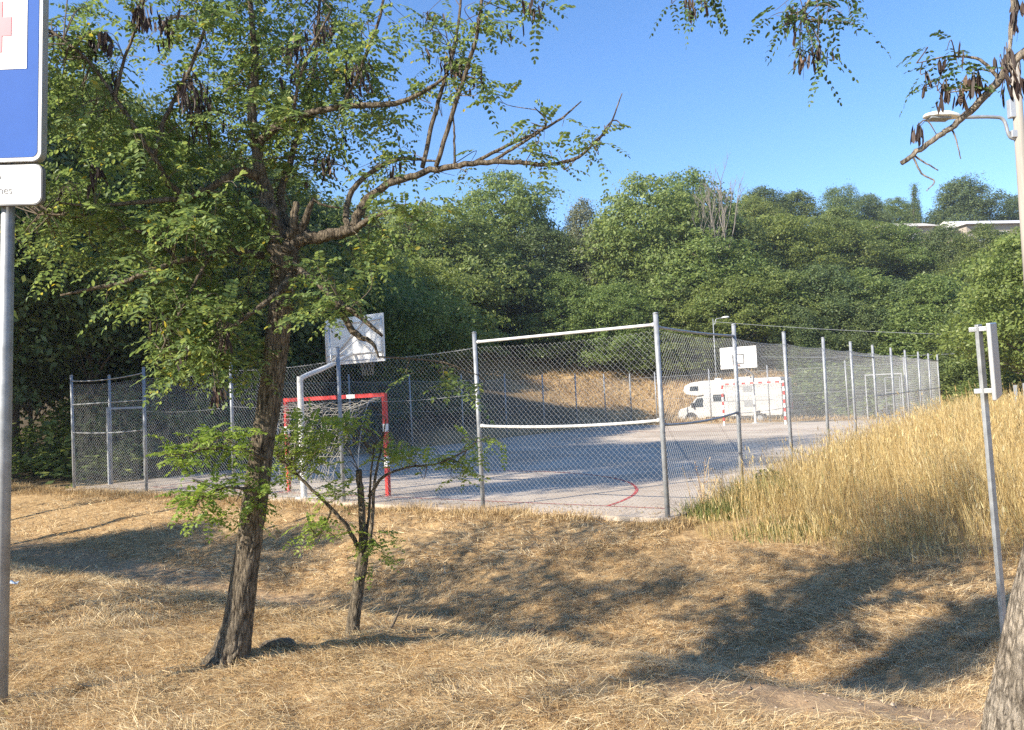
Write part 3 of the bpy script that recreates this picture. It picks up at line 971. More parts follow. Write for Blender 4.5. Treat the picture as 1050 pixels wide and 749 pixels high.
# ------------------------------------------------------------------ street lamps and cables
def lamp_head(par, p, d, L):
    """flat tapered luminaire from p along d"""
    mb = MB(); d = nrm(np.array(d, float)); s = nrm(np.cross([0, 0, 1], d)); u_ = np.cross(d, s)
    st = [(0, 0.05, 0.04), (0.12, 0.09, 0.07), (0.4, 0.15, 0.10), (0.75, 0.145, 0.085), (0.95, 0.09, 0.05), (1.0, 0.03, 0.02)]
    n = 14; rings = []
    for f_, wd, hh in st:
        a_ = np.linspace(0, 2 * math.pi, n, endpoint=False)
        z_ = np.where(np.sin(a_) > 0, np.sin(a_) * hh, np.sin(a_) * hh * 0.25)
        rings.append(p + d * L * f_ + s * (np.cos(a_) * wd)[:, None] + u_ * z_[:, None])
    v = np.concatenate(rings); q = []
    for i_ in range(len(st) - 1):
        for j_ in range(n): q.append([i_ * n + j_, i_ * n + (j_ + 1) % n, (i_ + 1) * n + (j_ + 1) % n, (i_ + 1) * n + j_])
    mb.add(v, q, [list(range(n))[::-1], list(range((len(st) - 1) * n, len(st) * n))])
    h = mb.build("lamp_head", M_white, par, smooth=True)
    mb = MB(); mb.box(p + d * L * 0.6 - u_ * 0.035, (L * 0.55, 0.2, 0.03), axes=np.stack([d, s, u_])); mb.build("lamp_glass", M_grey, h, bevel=0.01)


def street_lamp(px_pole, y_top, px_tip, y_head, d, base_py, rad, label, L, mt):
    a = at(px_pole, y_head, d); g_ = gz(a[0], a[1]); top = at(px_pole, y_top, d)[2] - g_
    par = empty("street_lamp", (a[0], a[1], g_), label, "street lamp")
    mb = MB(); mb.tube([(0, 0, -0.3), (0, 0, top * 0.5), (0, 0, top)], [rad * 1.35, rad * 1.15, rad * 0.9], 16)
    po = mb.build("pole", mt, par)
    for p_ in po.data.polygons: p_.use_smooth = len(p_.vertices) == 4
    tip = at(px_tip, y_head, d) - np.array([a[0], a[1], g_]); zz = a[2] - g_
    dr = nrm(np.array([tip[0], tip[1], 0])); far_ = np.hypot(tip[0], tip[1])
    arm = smooth_poly([dr * rad + [0, 0, zz - 0.38], dr * (rad + 0.09) + [0, 0, zz - 0.32], dr * (rad + 0.16) + [0, 0, zz - 0.06], dr * (rad + 0.34) + [0, 0, zz], dr * (far_ - L + 0.05) + [0, 0, zz + 0.02]])
    mb = MB(); mb.tube(arm, 0.028, 10); mb.build("arm", M_galv, par, smooth=True)
    if rad > 0.07:
        for dz_, hz_ in ((0.12, 0.3), (-0.3, 0.12)):
            mb = MB(); mb.box(dr * (rad + 0.02) + [0, 0, zz + dz_], (0.1, 0.1, hz_)); mb.build("bracket", M_alu, par, bevel=0.01)
    lamp_head(par, dr * (far_ - L) + [0, 0, zz + 0.02], dr + [0, 0, 0.06], L)
    return par


M_pole = simple("pale_wood_pole", (0.29, 0.26, 0.22), 0.9, noise=0.25, scale=10, stretch=(1, 1, 0.08), bump=0.3)
street_lamp(1044, 62, 947, 119, 13.0, 0, 0.08, "white-headed street lamp on a pale wooden pole at the right edge", 0.6, M_pole)
street_lamp(731, 327, 748, 327, 52.0, 0, 0.03, "distant thin street lamp rising behind the motorhome", 0.5, M_galv)

for k_, (p0, p1, sag, d0, d1) in enumerate(((( 731, 330), (1130, 345), 0.25, 52, 46), ((780, 366), (1130, 352), 0.3, 51, 46))):
    a_ = at(*p0, d0); b_ = at(*p1, d1); t_ = np.linspace(0, 1, 30)[:, None]
    pts = a_ * (1 - t_) + b_ * t_; pts[:, 2] -= sag * 4 * (t_ * (1 - t_))[:, 0]
    mb = MB(); mb.tube(pts, 0.014, 5)
    tag(mb.build("overhead_cable", M_grey), ("upper" if k_ == 0 else "lower") + " thin overhead cable crossing the dark wood right of the court", "cable", "overhead cables")

# ------------------------------------------------------------------ house on the hill
def hill_house(px0, px1, ytop, ybot, d, label, roofc):
    a = at(px0, ybot, d); b_ = at(px1, ybot, d); top = at((px0 + px1) / 2, ytop, d)[2]
    c = (a + b_) / 2; g_ = gz(c[0], c[1]) - 0.5
    W_ = np.hypot(*(b_ - a)[:2]); par = empty("house", (c[0], c[1], g_), label, "house"); par.rotation_euler = (0, 0, math.atan2((b_ - a)[1], (b_ - a)[0]) + R(8))
    H = top - g_ - 1.0
    mb = MB(); mb.box((0, 0, H / 2), (W_, 7, H)); mb.build("wall", M_stucco, par)
    mb = MB(); mb.prism([(-W_ / 2 - 0.4, -4.0, H), (-W_ / 2 - 0.4, 4.0, H), (-W_ / 2 - 0.4, 0, H + 1.2)], (W_ + 0.8, 0, 0)); mb.build("roof", roofc, par)
    for k_ in range(int(W_ // 3.2)):
        x_ = -W_ / 2 + 1.8 + k_ * 3.2
        mb = MB(); mb.box((x_, -3.51, H - 1.5), (1.1, 0.08, 1.2)); wn = mb.build("window", M_white, par)
        mb = MB(); mb.box((x_, -3.56, H - 1.5), (0.9, 0.03, 1.0)); mb.build("pane", M_glass, wn)


M_stucco = simple("stucco", (0.36, 0.31, 0.25), 0.9, noise=0.1, scale=1)
M_roof = simple("pale_roof", (0.50, 0.46, 0.41), 0.8, noise=0.15, scale=2)
M_roofw = simple("white_roof", (0.6, 0.59, 0.57), 0.6, noise=0.1, scale=2)
hill_house(884, 948, 231, 246, 106, "long pale house half hidden by trees on the hilltop, left one of two", M_roof)
hill_house(968, 1056, 228, 244, 104, "house with a bright white roof on the hilltop beside the lamp pole", M_roofw)

# ------------------------------------------------------------------ leaves of the far and middle trees
def leaf_quads(P, Nrm, size, r, asp=0.5):
    """one rhombic leaf per point, facing Nrm, random turn"""
    n = len(P)
    t_ = nrm(np.cross(Nrm, r.normal(size=(n, 3)))); b_ = np.cross(Nrm, t_)
    s = (size * r.uniform(0.6, 1.3, n))[:, None]
    v = np.stack([P - t_ * s, P + b_ * s * asp, P + t_ * s, P - b_ * s * asp], 1)
    return v.reshape(-1, 3), np.arange(n * 4).reshape(-1, 4)


def make_crown(seed, H, Rr, base, profile, ncl, nper, clr, leaf, flat=0.5, lob=0.45):
    """clusters of leaves in an uneven envelope; profile gives the radius against height 0..1"""
    r = np.random.default_rng(seed)
    hh = r.uniform(0, 1, ncl * 6); wgt = np.interp(hh, np.linspace(0, 1, len(profile)), profile)
    hh = hh[r.uniform(0, max(profile), len(hh)) < wgt + 0.08][:ncl]
    n = len(hh); th_ = r.uniform(0, 2 * math.pi, n)
    env = Rr * np.interp(hh, np.linspace(0, 1, len(profile)), profile)
    env = env * (1 - lob * 0.5 + lob * vnoise(th_ * 1.4 + seed, hh * 4.5, seed) * 1.3)
    rad = env * np.sqrt(r.uniform(0.12, 1.0, n))
    C = np.stack([rad * np.cos(th_), rad * np.sin(th_), base + hh * (H - base) * (1 - 0.10 * (rad / Rr) ** 2)], -1)
    out = nrm(np.stack([np.cos(th_), np.sin(th_), 0 * th_ + 0.3], -1))
    cr = clr * np.exp(r.normal(-0.08, 0.38, n))
    npl = np.maximum(8, (nper * (cr / clr) ** 2).astype(int))
    idx = np.repeat(np.arange(n), npl)
    k = len(idx)
    g = r.normal(size=(k, 3)) * 0.52
    st = (r.uniform(0.9, 1.9, n))[idx][:, None]
    g = g + out[idx] * (g * out[idx]).sum(1, keepdims=True) * (st - 1)
    g[:, 2] *= flat
    P = C[idx] + g * cr[idx][:, None]
    P[:, 2] -= 0.25 * cr[idx] * (g[:, 0] ** 2 + g[:, 1] ** 2)
    nn = nrm(g * 0.35 + np.array([0, 0, 0.6]) + out[idx] * 0.25 + r.normal(size=(k, 3)) * 0.55)
    v, q = leaf_quads(P, nn, leaf, r)
    return C, rad, v, q


def make_tree(seed, H, Rr, base, profile, ncl, nper, clr, leaf, lm, flat=0.5, lob=0.45, tr=0.16, nl=14, bark=None):
    C, rad, v, q = make_crown(seed, H, Rr, base, profile, ncl, nper, clr, leaf, flat, lob)
    r = np.random.default_rng(seed + 99)
    mb = MB(); mb.add(v, q)
    par = bpy.data.objects.new("broadleaf_tree", None); COL.objects.link(par)
    cr = mb.build("crown", lm, par)
    mb = MB()
    zt = H * 0.86
    tx = np.cumsum(r.normal(0, 0.10, (9, 2)), axis=0); zz = np.linspace(-0.4, zt, 9)
    tk = np.stack([tx[:, 0] * (zz > 0.5), tx[:, 1] * (zz > 0.5), zz], -1)
    mb.tube(smooth_poly(tk, 3), np.interp(np.linspace(0, 1, 25), [0, 0.08, 0.5, 1], [tr * 1.5, tr, tr * 0.7, tr * 0.15]), 10)
    sel = r.choice(len(C), min(nl * 3, len(C)), replace=False)
    for i_, s_ in enumerate(sel):
        c = C[s_]; zs = max(base * 0.5, min(c[2] - 0.5 * np.hypot(c[0], c[1]) - 0.2, zt * 0.95))
        p0 = np.array([np.interp(zs, zz, tk[:, 0]), np.interp(zs, zz, tk[:, 1]), zs])
        md = p0 * 0.45 + c * 0.55 + np.array([0, 0, 0.25]) + r.normal(0, 0.12, 3)
        r0 = tr * (0.38 if i_ < nl else 0.2)
        p = smooth_poly([p0, md, c], 4); mb.tube(p, np.linspace(r0, 0.012, len(p)), 5, cap=False)
    mb.build("trunk", bark or M_bark_far, par, smooth=True)
    return par


BROAD = [0.45, 0.8, 0.98, 1.0, 0.86, 0.6, 0.2]
LOWB = [0.9, 1.0, 0.95, 0.8, 0.55, 0.2]
CONE = [0.9, 1.0, 0.82, 0.62, 0.42, 0.22, 0.05]
SPIRE = [0.7, 0.95, 1.0, 0.9, 0.7, 0.4, 0.1]
UMB = [0.3, 0.85, 1.0, 0.9, 0.5]
PROTO = {}
PROTO['a'] = [make_tree(11, 10, 4.2, 1.6, BROAD, 760, 58, 0.52, 0.11, M_can[0], 0.42, 0.85), 10]
PROTO['b'] = [make_tree(12, 10, 4.0, 0.9, LOWB, 760, 58, 0.50, 0.11, M_can[0], 0.5, 0.9), 10]
PROTO['c'] = [make_tree(13, 10, 3.8, 1.2, BROAD, 760, 58, 0.50, 0.105, M_can[1], 0.6, 0.85), 10]
PROTO['d'] = [make_tree(14, 10, 4.4, 2.6, BROAD, 680, 58, 0.54, 0.11, M_can[3], 0.36, 0.9), 10]
PROTO['e'] = [make_tree(15, 10, 3.0, 1.0, SPIRE, 700, 60, 0.40, 0.085, M_can[2], 0.9, 0.5), 10]
PROTO['f'] = [make_tree(16, 10, 2.4, 0.6, CONE, 600, 56, 0.38, 0.09, M_can[3], 0.9, 0.45), 10]
PROTO['u'] = [make_tree(17, 10, 3.6, 5.6, UMB, 150, 80, 0.8, 0.12, M_can[1], 0.5, 0.4), 10]
PROTO['y'] = [make_tree(18, 10, 1.15, 0.4, [0.8, 1, 1, 0.95, 0.8, 0.5, 0.08], 260, 50, 0.4, 0.10, M_can[1], 1.2, 0.25), 10]
PROTO['n'] = [make_tree(19, 10, 4.2, 3.3, [0.55, 0.95, 1.0, 0.95, 0.8, 0.55, 0.2], 1000, 62, 0.48, 0.08, M_can[0], 0.5, 0.6), 10]
PROTO['m'] = [make_tree(20, 10, 4.4, 1.4, BROAD, 1000, 58, 0.5, 0.085, M_can[1], 0.5, 0.6), 10]
PROTO['h'] = [make_tree(22, 10, 3.6, 5.4, BROAD, 260, 110, 0.75, 0.10, M_can[0], 0.5, 0.5), 10]
PROTO['w'] = [make_tree(23, 10, 4.6, 3.6, BROAD, 130, 170, 0.85, 0.085, M_can[0], 0.5, 0.7, 0.13, 8), 10]
PROTO['v'] = [make_tree(29, 10, 3.9, 5.2, UMB, 62, 90, 0.75, 0.11, M_can[0], 0.6, 0.7, 0.12, 8), 10]
PROTO['s'] = [make_tree(21, 3.0, 2.0, 0.05, [1, 1, 0.9, 0.7, 0.35], 240, 54, 0.34, 0.085, M_can[0], 0.7, 0.6, 0.05, 5), 3.0]
used = set()


def plant(kind, px, d, top, label, width=1.0, group=None, name="broadleaf_tree", cat="tree", X=None, Y=None, h=None):
    if X is None:
        p = at(px, top, d); X, Y = p[0], p[1]
    g_ = gz(X, Y)
    if h is None:
        h = p[2] - g_
    pr, ph = PROTO[kind]
    if kind in used:
        o = copy_tree(pr)
    else:
        o = pr; used.add(kind)
    s = h / ph
    o.name = name
    o.location = (X, Y, g_ - 0.1); o.rotation_euler = (0, 0, random.uniform(0, 6.28))
    sw = s * width; o.scale = (sw, sw * random.uniform(0.9, 1.1), s)
    tag(o, label, cat, group)
    return o


HG = "trees on the wooded hill"
# skyline, from the left: each with a look or a neighbour of its own
plant('a', 520, 70, 176, "tall round-headed green tree on the skyline directly left of the grey-green pointed one", 0.95, HG)
plant('e', 596, 68, 203, "larger grey-green conifer at the skyline dip left of the feathery trees", 0.8, HG, "conifer_tree")
plant('e', 622, 70, 218, "smaller grey-green conifer just right of the larger grey one", 0.85, HG, "conifer_tree")
plant('f', 529, 65, 250, "slim yellow-green pointed young tree in front of the tall round-headed one", 0.8, HG, "conifer_tree")
plant('a', 660, 66, 180, "feathery tree on the skyline, left one of the pair beside the dead trees", 0.85, HG)
plant('a', 700, 70, 176, "feathery tree on the skyline touching the bare dead tree on its left", 0.85, HG)
plant('d', 640, 68, 235, "light green spreading tree below the skyline dip", 1.1, HG)
plant('u', 861, 108, 190, "stone pine with an umbrella crown and bare trunk standing clear on the skyline", 0.62, HG, "stone_pine")
plant('y', 937, 108, 188, "dark narrow cypress spike on the skyline", 0.75, HG, "cypress_tree")
plant('c', 985, 120, 182, "dark wide-topped tree on the skyline above the white roof, left of the lamp pole", 1.2, HG)
plant('c', 1040, 122, 200, "dark tree behind the lamp pole on the skyline", 0.9, HG)
plant('c', 780, 100, 192, "grey-green rounded tree on the skyline just right of the dead tree", 1.1, HG)
plant('b', 815, 104, 196, "rounded skyline tree between the dead tree and the stone pine, further right", 1.1, HG)
plant('c', 889, 112, 199, "small dark skyline tree just right of the stone pine", 0.9, HG)
plant('a', 915, 122, 203, "low rounded skyline tree just left of the cypress", 1.1, HG)
FILL = "broadleaf tree merging with its neighbours in the dense wood on the hill behind the court"
for k_, (px, d, top, kd, wd) in enumerate([
        (455, 62, 205, 'a', 1.0), (410, 60, 228, 'b', 1.0), (478, 68, 240, 'd', 1.0), (395, 66, 212, 'a', 1.0), (560, 66, 232, 'c', 1.0),
        (572, 62, 280, 'b', 1.1), (625, 60, 290, 'b', 1.1), (510, 66, 292, 'b', 1.0), (670, 65, 258, 'a', 1.1), (720, 62, 235, 'a', 1.1),
        (740, 78, 212, 'c', 1.1), (760, 68, 228, 'b', 1.1), (800, 72, 220, 'd', 1.1), (845, 76, 222, 'a', 1.15), (880, 80, 226, 'd', 1.1),
        (922, 80, 227, 'a', 1.0), (962, 78, 230, 'c', 1.0), (1006, 74, 229, 'a', 0.9), (1050, 70, 232, 'd', 0.9), (703, 59, 296, 'b', 1.1),
        (745, 58, 282, 'd', 1.1), (790, 60, 272, 'a', 1.15), (835, 60, 270, 'c', 1.15), (880, 60, 275, 'a', 1.15), (920, 58, 286, 'c', 1.1),
        (960, 56, 280, 'b', 1.1), (1000, 56, 292, 'c', 1.1), (662, 59, 308, 'b', 1.1), (860, 90, 212, 'b', 1.1), (700, 84, 205, 'c', 1.1), (760, 92, 202, 'd', 1.0),
        (860, 100, 222, 'b', 1.0), (545, 68, 262, 'a', 1.0), (600, 70, 240, 'c', 1.0)]):
    plant(kd, px + random.uniform(-6, 6), d, top, FILL, wd * 1.15, HG)
# trees at the edge of the flat, behind the fence and the motorhome
EG = "trees along the far edge of the court"
for px, d, top, kd, wd, lab in [
        (815, 56, 312, 'c', 1.2, "dark tree directly behind the rear end of the motorhome"),
        (870, 57, 308, 'c', 1.2, "dark shaded tree behind the far right gate frame"),
        (925, 55, 318, 'b', 1.2, "dark shaded tree beyond the far end of the right fence"),
        (985, 52, 318, 'c', 1.2, "shaded tree behind the top of the edge-on sign"),
        (1068, 40, 232, 'd', 1.0, "light green tree at the right edge behind the edge-on sign, below the lamp"),
        (1035, 48, 300, 'a', 1.0, "bright green bushy tree just right of the edge-on sign panel"),
        (750, 60, 318, 'c', 1.2, "dark tree rising behind the far basketball board")]:
    plant(kd, px, d, top, lab, wd, EG)
# wood along the left side of the court
LG = "trees of the dark wood left of the court"
for px, d, top, kd, wd, lab in [
        (12, 27, 60, 'n', 0.75, "tall leafy tree at the left edge, right behind the blue sign"),
        (24, 27, 212, 'n', 0.5, "slender leafy tree at the left edge, seen just right of the sign post"),
        (88, 27, 78, 'n', 0.62, "tall dense tree behind the left gate, reaching almost to the top of the picture"),
        (205, 31, 150, 'm', 0.95, "dark tree behind the left fence and the trunk of the leaning locust"),
        (262, 34, 165, 'n', 1.0, "green tree behind the fork of the leaning locust"),
        (322, 37, 215, 'n', 1.0, "green tree directly behind the near basketball board"),
        (372, 41, 255, 'b', 0.9, "bright green low tree just right of the near basketball board"),
        (416, 44, 262, 'd', 1.15, "yellow-green rounded tree left of the sunny bank, seen over the near fence"),
        (470, 66, 262, 'b', 1.1, "low bushy tree behind the near fence post left of the sunny bank"),
        (140, 38, 130, 'm', 1.0, "dark tree deep in the left wood seen between the gate trees"),
        (65, 33, 120, 'm', 1.0, "dark tree deep in the left wood behind the left-edge tree"),
        (235, 48, 190, 'c', 1.0, "dark tree deep in the wood behind the locust trunk"),
        (345, 64, 206, 'a', 1.0, "rounded tree on the slope above the near basketball board")]:
    plant(kd, px, d, top, lab, wd, LG)
for u_, v_, h_, kd, wd in [(10.0, -9.0, 12.5, 'u', 0.40), (14.3, -9.2, 17.5, 'u', 0.40), (17.4, -9.0, 16.5, 'h', 0.46), (22.0, -7.5, 16, 'h', 0.7), (25, -1, 15, 'm', 0.9), (25, 6, 14, 'n', 0.9), (26, 13, 13, 'm', 0.9)]:
    p_ = uv(u_, v_)
    plant(kd, 0, 0, 0, "tall tree of the left wood, standing beyond the left edge of the picture", wd, LG, X=p_[0], Y=p_[1], h=h_)
plant('n', 0, 0, 0, "low spreading tree beyond the left edge of the picture, shading the left bank", 1.0, LG, X=-14.6, Y=9.4, h=5.6)
plant('v', 0, 0, 0, "open-crowned tree just outside the left edge, shading the ditch", 0.8, "trees beside the photographer", X=-7.0, Y=6.3, h=5.6)
plant('w', 0, 0, 0, "open-crowned tree just outside the left edge, shading the ditch", 0.95, "trees beside the photographer", X=-10.2, Y=9.0, h=4.4)
plant('u', 0, 0, 0, "open-crowned tree just outside the left edge, shading the ditch", 0.21, "trees beside the photographer", X=-3.9, Y=1.85, h=6.0)
plant('v', 0, 0, 0, "open-crowned tree just outside the left edge, shading the ditch", 0.66, "trees beside the photographer", X=-6.7, Y=4.9, h=5.3)
# bushes
BG = "bushes at the foot of the wood"
for px, d, top, lab in [
         (140, 27, 395, "shaded bush behind the open left gate"), (205, 30, 400, "shaded bush behind the left fence, right of the gate"),
        (262, 34, 385, "bush behind the near goal's left post"), (330, 38, 378, "bush behind the near goal"), (420, 43, 372, "bush on the left bank behind the court"),
        (440, 52, 376, "bush at the left end of the sunny bank"), (555, 66, 362, "bush on top of the sunny bank"), (592, 63, 348, "bush right of the top of the sunny bank"), (622, 61, 352, "bush above the middle of the sunny bank"), (652, 60, 360, "bush above the lower half of the sunny bank"), (684, 59, 366, "bush at the low right end of the sunny bank"), (715, 58, 372, "bush above the motorhome's overcab"), (850, 52, 372, "dark bush behind the far right corner"),
        (905, 52, 378, "dark bush beyond the gate frame"), (960, 50, 380, "dark bush beyond the end of the right fence"), (1020, 44, 380, "dark bush behind the marker posts")]:
    plant('s', px, d, top, lab, 1.7, BG, "bush", "bush")


def dead_tree(px, d, top, base, label):
    p = at(px, top, d); g_ = gz(p[0], p[1]); H = p[2] - g_; r = np.random.default_rng(5)
    par = empty("dead_tree", (p[0], p[1], g_), label, "tree", HG); mb = MB()

    def grow(p0, dr, L, rad, lev):
        n = 6; pts = [p0]; dd = dr
        for _ in range(n):
            dd = nrm(dd + r.normal(0, 0.10, 3) + np.array([0, 0, 0.04])); pts.append(pts[-1] + dd * L / n)
        pts = np.array(pts); mb.tube(pts, np.linspace(rad, rad * 0.45, n + 1), 5, cap=False)
        if lev < 3:
            for k in range(4 if lev else 7):
                t_ = r.uniform(0.55, 1.0); q = pts[int(t_ * n)]
                a = r.uniform(0, 6.28); sp_ = r.uniform(0.3, 0.65)
                grow(q, nrm(dd + sp_ * np.array([math.cos(a), math.sin(a), 0.3])), L * r.uniform(0.3, 0.5), rad * 0.5, lev + 1)
    grow(np.zeros(3), np.array([0.02, 0, 1.0]), H * 0.72, 0.10, 0)
    mb.build("trunk", M_dead, par, smooth=True)


dead_tree(738, 62, 165, 240, "bare dead tree with thin grey branches standing against the sky")
dead_tree(727, 63, 178, 240, "second bare dead tree, shorter, just left of the taller one")

# ------------------------------------------------------------------ compound leaves of the near locusts
def compound(base, dr, L, r, droop=0.35, npair=7, wl=0.185):
    """vectorised pinnate leaves: base (N,3), unit direction (N,3), length (N)"""
    n = len(base)
    up_ = np.array([0, 0, 1.0])
    side = nrm(np.cross(dr, up_) + r.normal(0, 0.25, (n, 3))); side = nrm(side - dr * (side * dr).sum(-1, keepdims=True))
    nv = np.cross(side, dr)
    V = []
    ts = np.linspace(0.18, 0.95, npair)
    lw = wl * L
    for sgn in (1, -1, 0):
        for t_ in (ts if sgn else [1.0]):
            P = base + dr * (L * t_)[:, None] - up_ * (droop * L * t_ ** 2)[:, None]
            dd = nrm(dr - up_ * (2 * droop * t_))
            ld = nrm(side * sgn * 0.95 + dd * (0.35 if sgn else 1.0) - up_ * r.uniform(0.0, 0.45, (n, 1)) + r.normal(0, 0.16, (n, 3)))
            ln = nrm(nv + r.normal(0, 0.3, (n, 3)))
            lb = nrm(np.cross(ln, ld)); ln = np.cross(ld, lb)
            l_ = (lw * (1.0 if sgn else 1.1) * (0.75 + 0.25 * math.sin(math.pi * t_)) * r.uniform(0.8, 1.15, n))[:, None]
            wd = l_ * 0.27; lift = l_ * 0.07
            V.append(np.stack([P, P + ld * l_ * 0.3 + lb * wd + ln * lift, P + ld * l_ * 0.75 + lb * wd * 0.9 + ln * lift, P + ld * l_,
                               P + ld * l_ * 0.75 - lb * wd * 0.9 + ln * lift, P + ld * l_ * 0.3 - lb * wd + ln * lift], 1))
    V = np.concatenate(V)
    k = len(V); i_ = np.arange(k)[:, None] * 6
    q = np.concatenate([i_ + [0, 1, 2, 3], i_ + [0, 3, 4, 5]])
    return V.reshape(-1, 3), q


def pods(base, r, n_each=5, jit=0.03):
    """flat brown pods hanging in bunches"""
    P = np.repeat(base, n_each, 0) + r.normal(0, jit, (len(base) * n_each, 3))
    n = len(P); l_ = r.uniform(0.06, 0.10, n)[:, None]; wd = r.uniform(0.006, 0.009, n)[:, None]
    dn = nrm(np.array([0, 0, -1.0]) + r.normal(0, 0.16, (n, 3))); s = nrm(np.cross(dn, r.normal(size=(n, 3)))); f = np.cross(dn, s) * 0.004 * r.normal(size=(n, 1))
    V = np.stack([P, P + dn * l_ * 0.25 + s * wd + f, P + dn * l_ * 0.8 + s * wd - f, P + dn * l_, P + dn * l_ * 0.8 - s * wd - f, P + dn * l_ * 0.25 - s * wd + f], 1)
    i_ = np.arange(n)[:, None] * 6
    return V.reshape(-1, 3), np.concatenate([i_ + [0, 1, 2, 3], i_ + [0, 3, 4, 5]])


def furrow(scale, depth, seed, lean=2.0):
    """plated bark: ridges parted by narrow furrows that run up the stem and fork"""
    def f(t_, th_):
        th_ = th_ + 0.9 * (fbm(t_ * 6 + 0 * th_, th_ * 0.5, seed + 5) - 0.5) * lean
        x_ = th_ / (2 * math.pi) * scale
        n_ = vnoise(x_, t_ * 9 + 0.2 * x_, seed); m_ = vnoise(x_ * 2.1, t_ * 19, seed + 3)
        a = np.clip(np.abs(n_ - 0.5) * 5, 0, 1) ** 0.7; b = np.clip(np.abs(m_ - 0.5) * 5, 0, 1) ** 0.7
        return 1 - depth * 0.6 + depth * (0.7 * a + 0.35 * b) + 0.03 * (vnoise(x_ * 5, t_ * 60, seed + 9) - 0.5)
    return f


class Locust:
    def __init__(self, seed):
        self.r = np.random.default_rng(seed); self.limbs = []; self.seg = []; self.rad = []
        self.wood = MB(); self.tw = MB(); self.lv = MB(); self.pd = MB(); self.an = MB()

    def limb(self, pts, w, d=None, k=6, n=12, src=True, furrowed=False):
        """pts: (px, py, depth) or world points; w: diameters in photo pixels at those points"""
        P = np.array([at(*p) for p in pts]); R0 = np.array([ww / 2 * p[2] / F for ww, p in zip(w, pts)])
        s = smooth_poly(P, k); rr = np.interp(np.linspace(0, 1, len(s)), np.linspace(0, 1, len(P)), R0)
        if not furrowed:
            jit = self.r.normal(0, 1, s.shape) * rr[:, None] * 0.18; jit[0] = 0; s = s + jit
        if furrowed:
            self.wood.tube(s, rr, 110, disp=furrow(17, 0.16, 5))
        else:
            self.wood.tube(s, np.maximum(rr, 0.002), n if rr.max() > 0.012 else 6, disp=furrow(7, 0.10, 8) if rr.max() > 0.02 else None)
        if src:
            self.seg.append(s); self.rad.append(rr)
        return s

    def anchors(self):
        return np.concatenate(self.seg)

    def clump(self, px, py, rx, ry, d, dd, ntw, leaves=4, L=(0.16, 0.24), pod=0.0, mx=1.6, droop=0.35, up_=0.1):
        """ntw leafy twigs ending inside an ellipsoid about the photo place (px, py, d), each joined to the nearest limb"""
        r = self.r; A = self.anchors()
        for _ in range(ntw):
            g = r.normal(size=3); g = g / np.linalg.norm(g) * r.uniform(0, 1) ** 0.4
            e = at(px + g[0] * rx, py + g[1] * ry, d + g[2] * dd * 1.7 + (0.35 if dd > 0.3 else 0))
            ds = np.linalg.norm(A - e, axis=1) + 0.5 * np.maximum(0, A[:, 2] - e[2] - 0.4) + r.uniform(0, 0.25, len(A))
            i_ = int(np.argmin(ds)); a = A[i_]
            L_ = np.linalg.norm(e - a)
            if L_ > mx:      # start from the clump itself: a bare limb is out of reach
                a = e + (a - e) / L_ * mx * r.uniform(0.5, 0.9)
                ds2 = np.linalg.norm(self._tips() - a, axis=1) if len(self.tips) else np.array([9.0])
                if len(self.tips) and ds2.min() < 1.2: a = self._tips()[int(np.argmin(ds2))]
            mid = (a + e) / 2 + np.array([0, 0, 0.10]) * np.linalg.norm(e - a) + r.normal(0, 0.05, 3)
            p = smooth_poly([a, mid, e], 4)
            self.tw.tube(p, np.linspace(0.0042 if L_ > 0.6 else 0.0032, 0.0012, len(p)), 5, cap=False)
            self.tips.append(e)
            tdir = nrm(e - mid)
            B = []; D = []
            for q_ in range(leaves):
                t_ = 1 - 0.55 * (q_ / max(1, leaves - 1)) * r.uniform(0.6, 1.1)
                f_ = t_ * (len(p) - 1); j_ = int(min(f_, len(p) - 2)); b_ = p[j_] + (p[j_ + 1] - p[j_]) * (f_ - j_)
                o = r.normal(size=3); o[2] = o[2] * 0.4 + up_
                B.append(b_); D.append(nrm(tdir * 0.5 + nrm(o)))
            v, q = compound(np.array(B), np.array(D), r.uniform(L[0], L[1], leaves), r, droop)
            self.lv.add(v, q)
            if r.uniform() < pod:
                v, q = pods(np.array([e * 0.5 + mid * 0.5 - [0, 0, 0.03]]), r, int(r.integers(3, 8))); self.pd.add(v, q)

    tips = None

    def _tips(self):
        return np.array(self.tips)


def podbunch(T, px, py, d, n, spread=14, each=6):
    P = np.array([at(px + T.r.normal(0, spread * 0.5), py + T.r.normal(0, spread), d + T.r.normal(0, 0.1)) for _ in range(n)])
    v, q = pods(P, T.r, each, 0.03 if d > 4.8 else 0.012); T.pd.add(v, q)
    A = T.anchors(); a = A[int(np.argmin(np.linalg.norm(A - P.mean(0), axis=1)))]
    for p_ in P:
        s = smooth_poly([a if np.linalg.norm(a - p_) < 0.9 else p_ + [0.02, 0, 0.25], (a + p_) / 2 + [0, 0, 0.05] if np.linalg.norm(a - p_) < 0.9 else p_ + [0.01, 0, 0.12], p_], 3)
        T.tw.tube(s, 0.002, 4, cap=False)

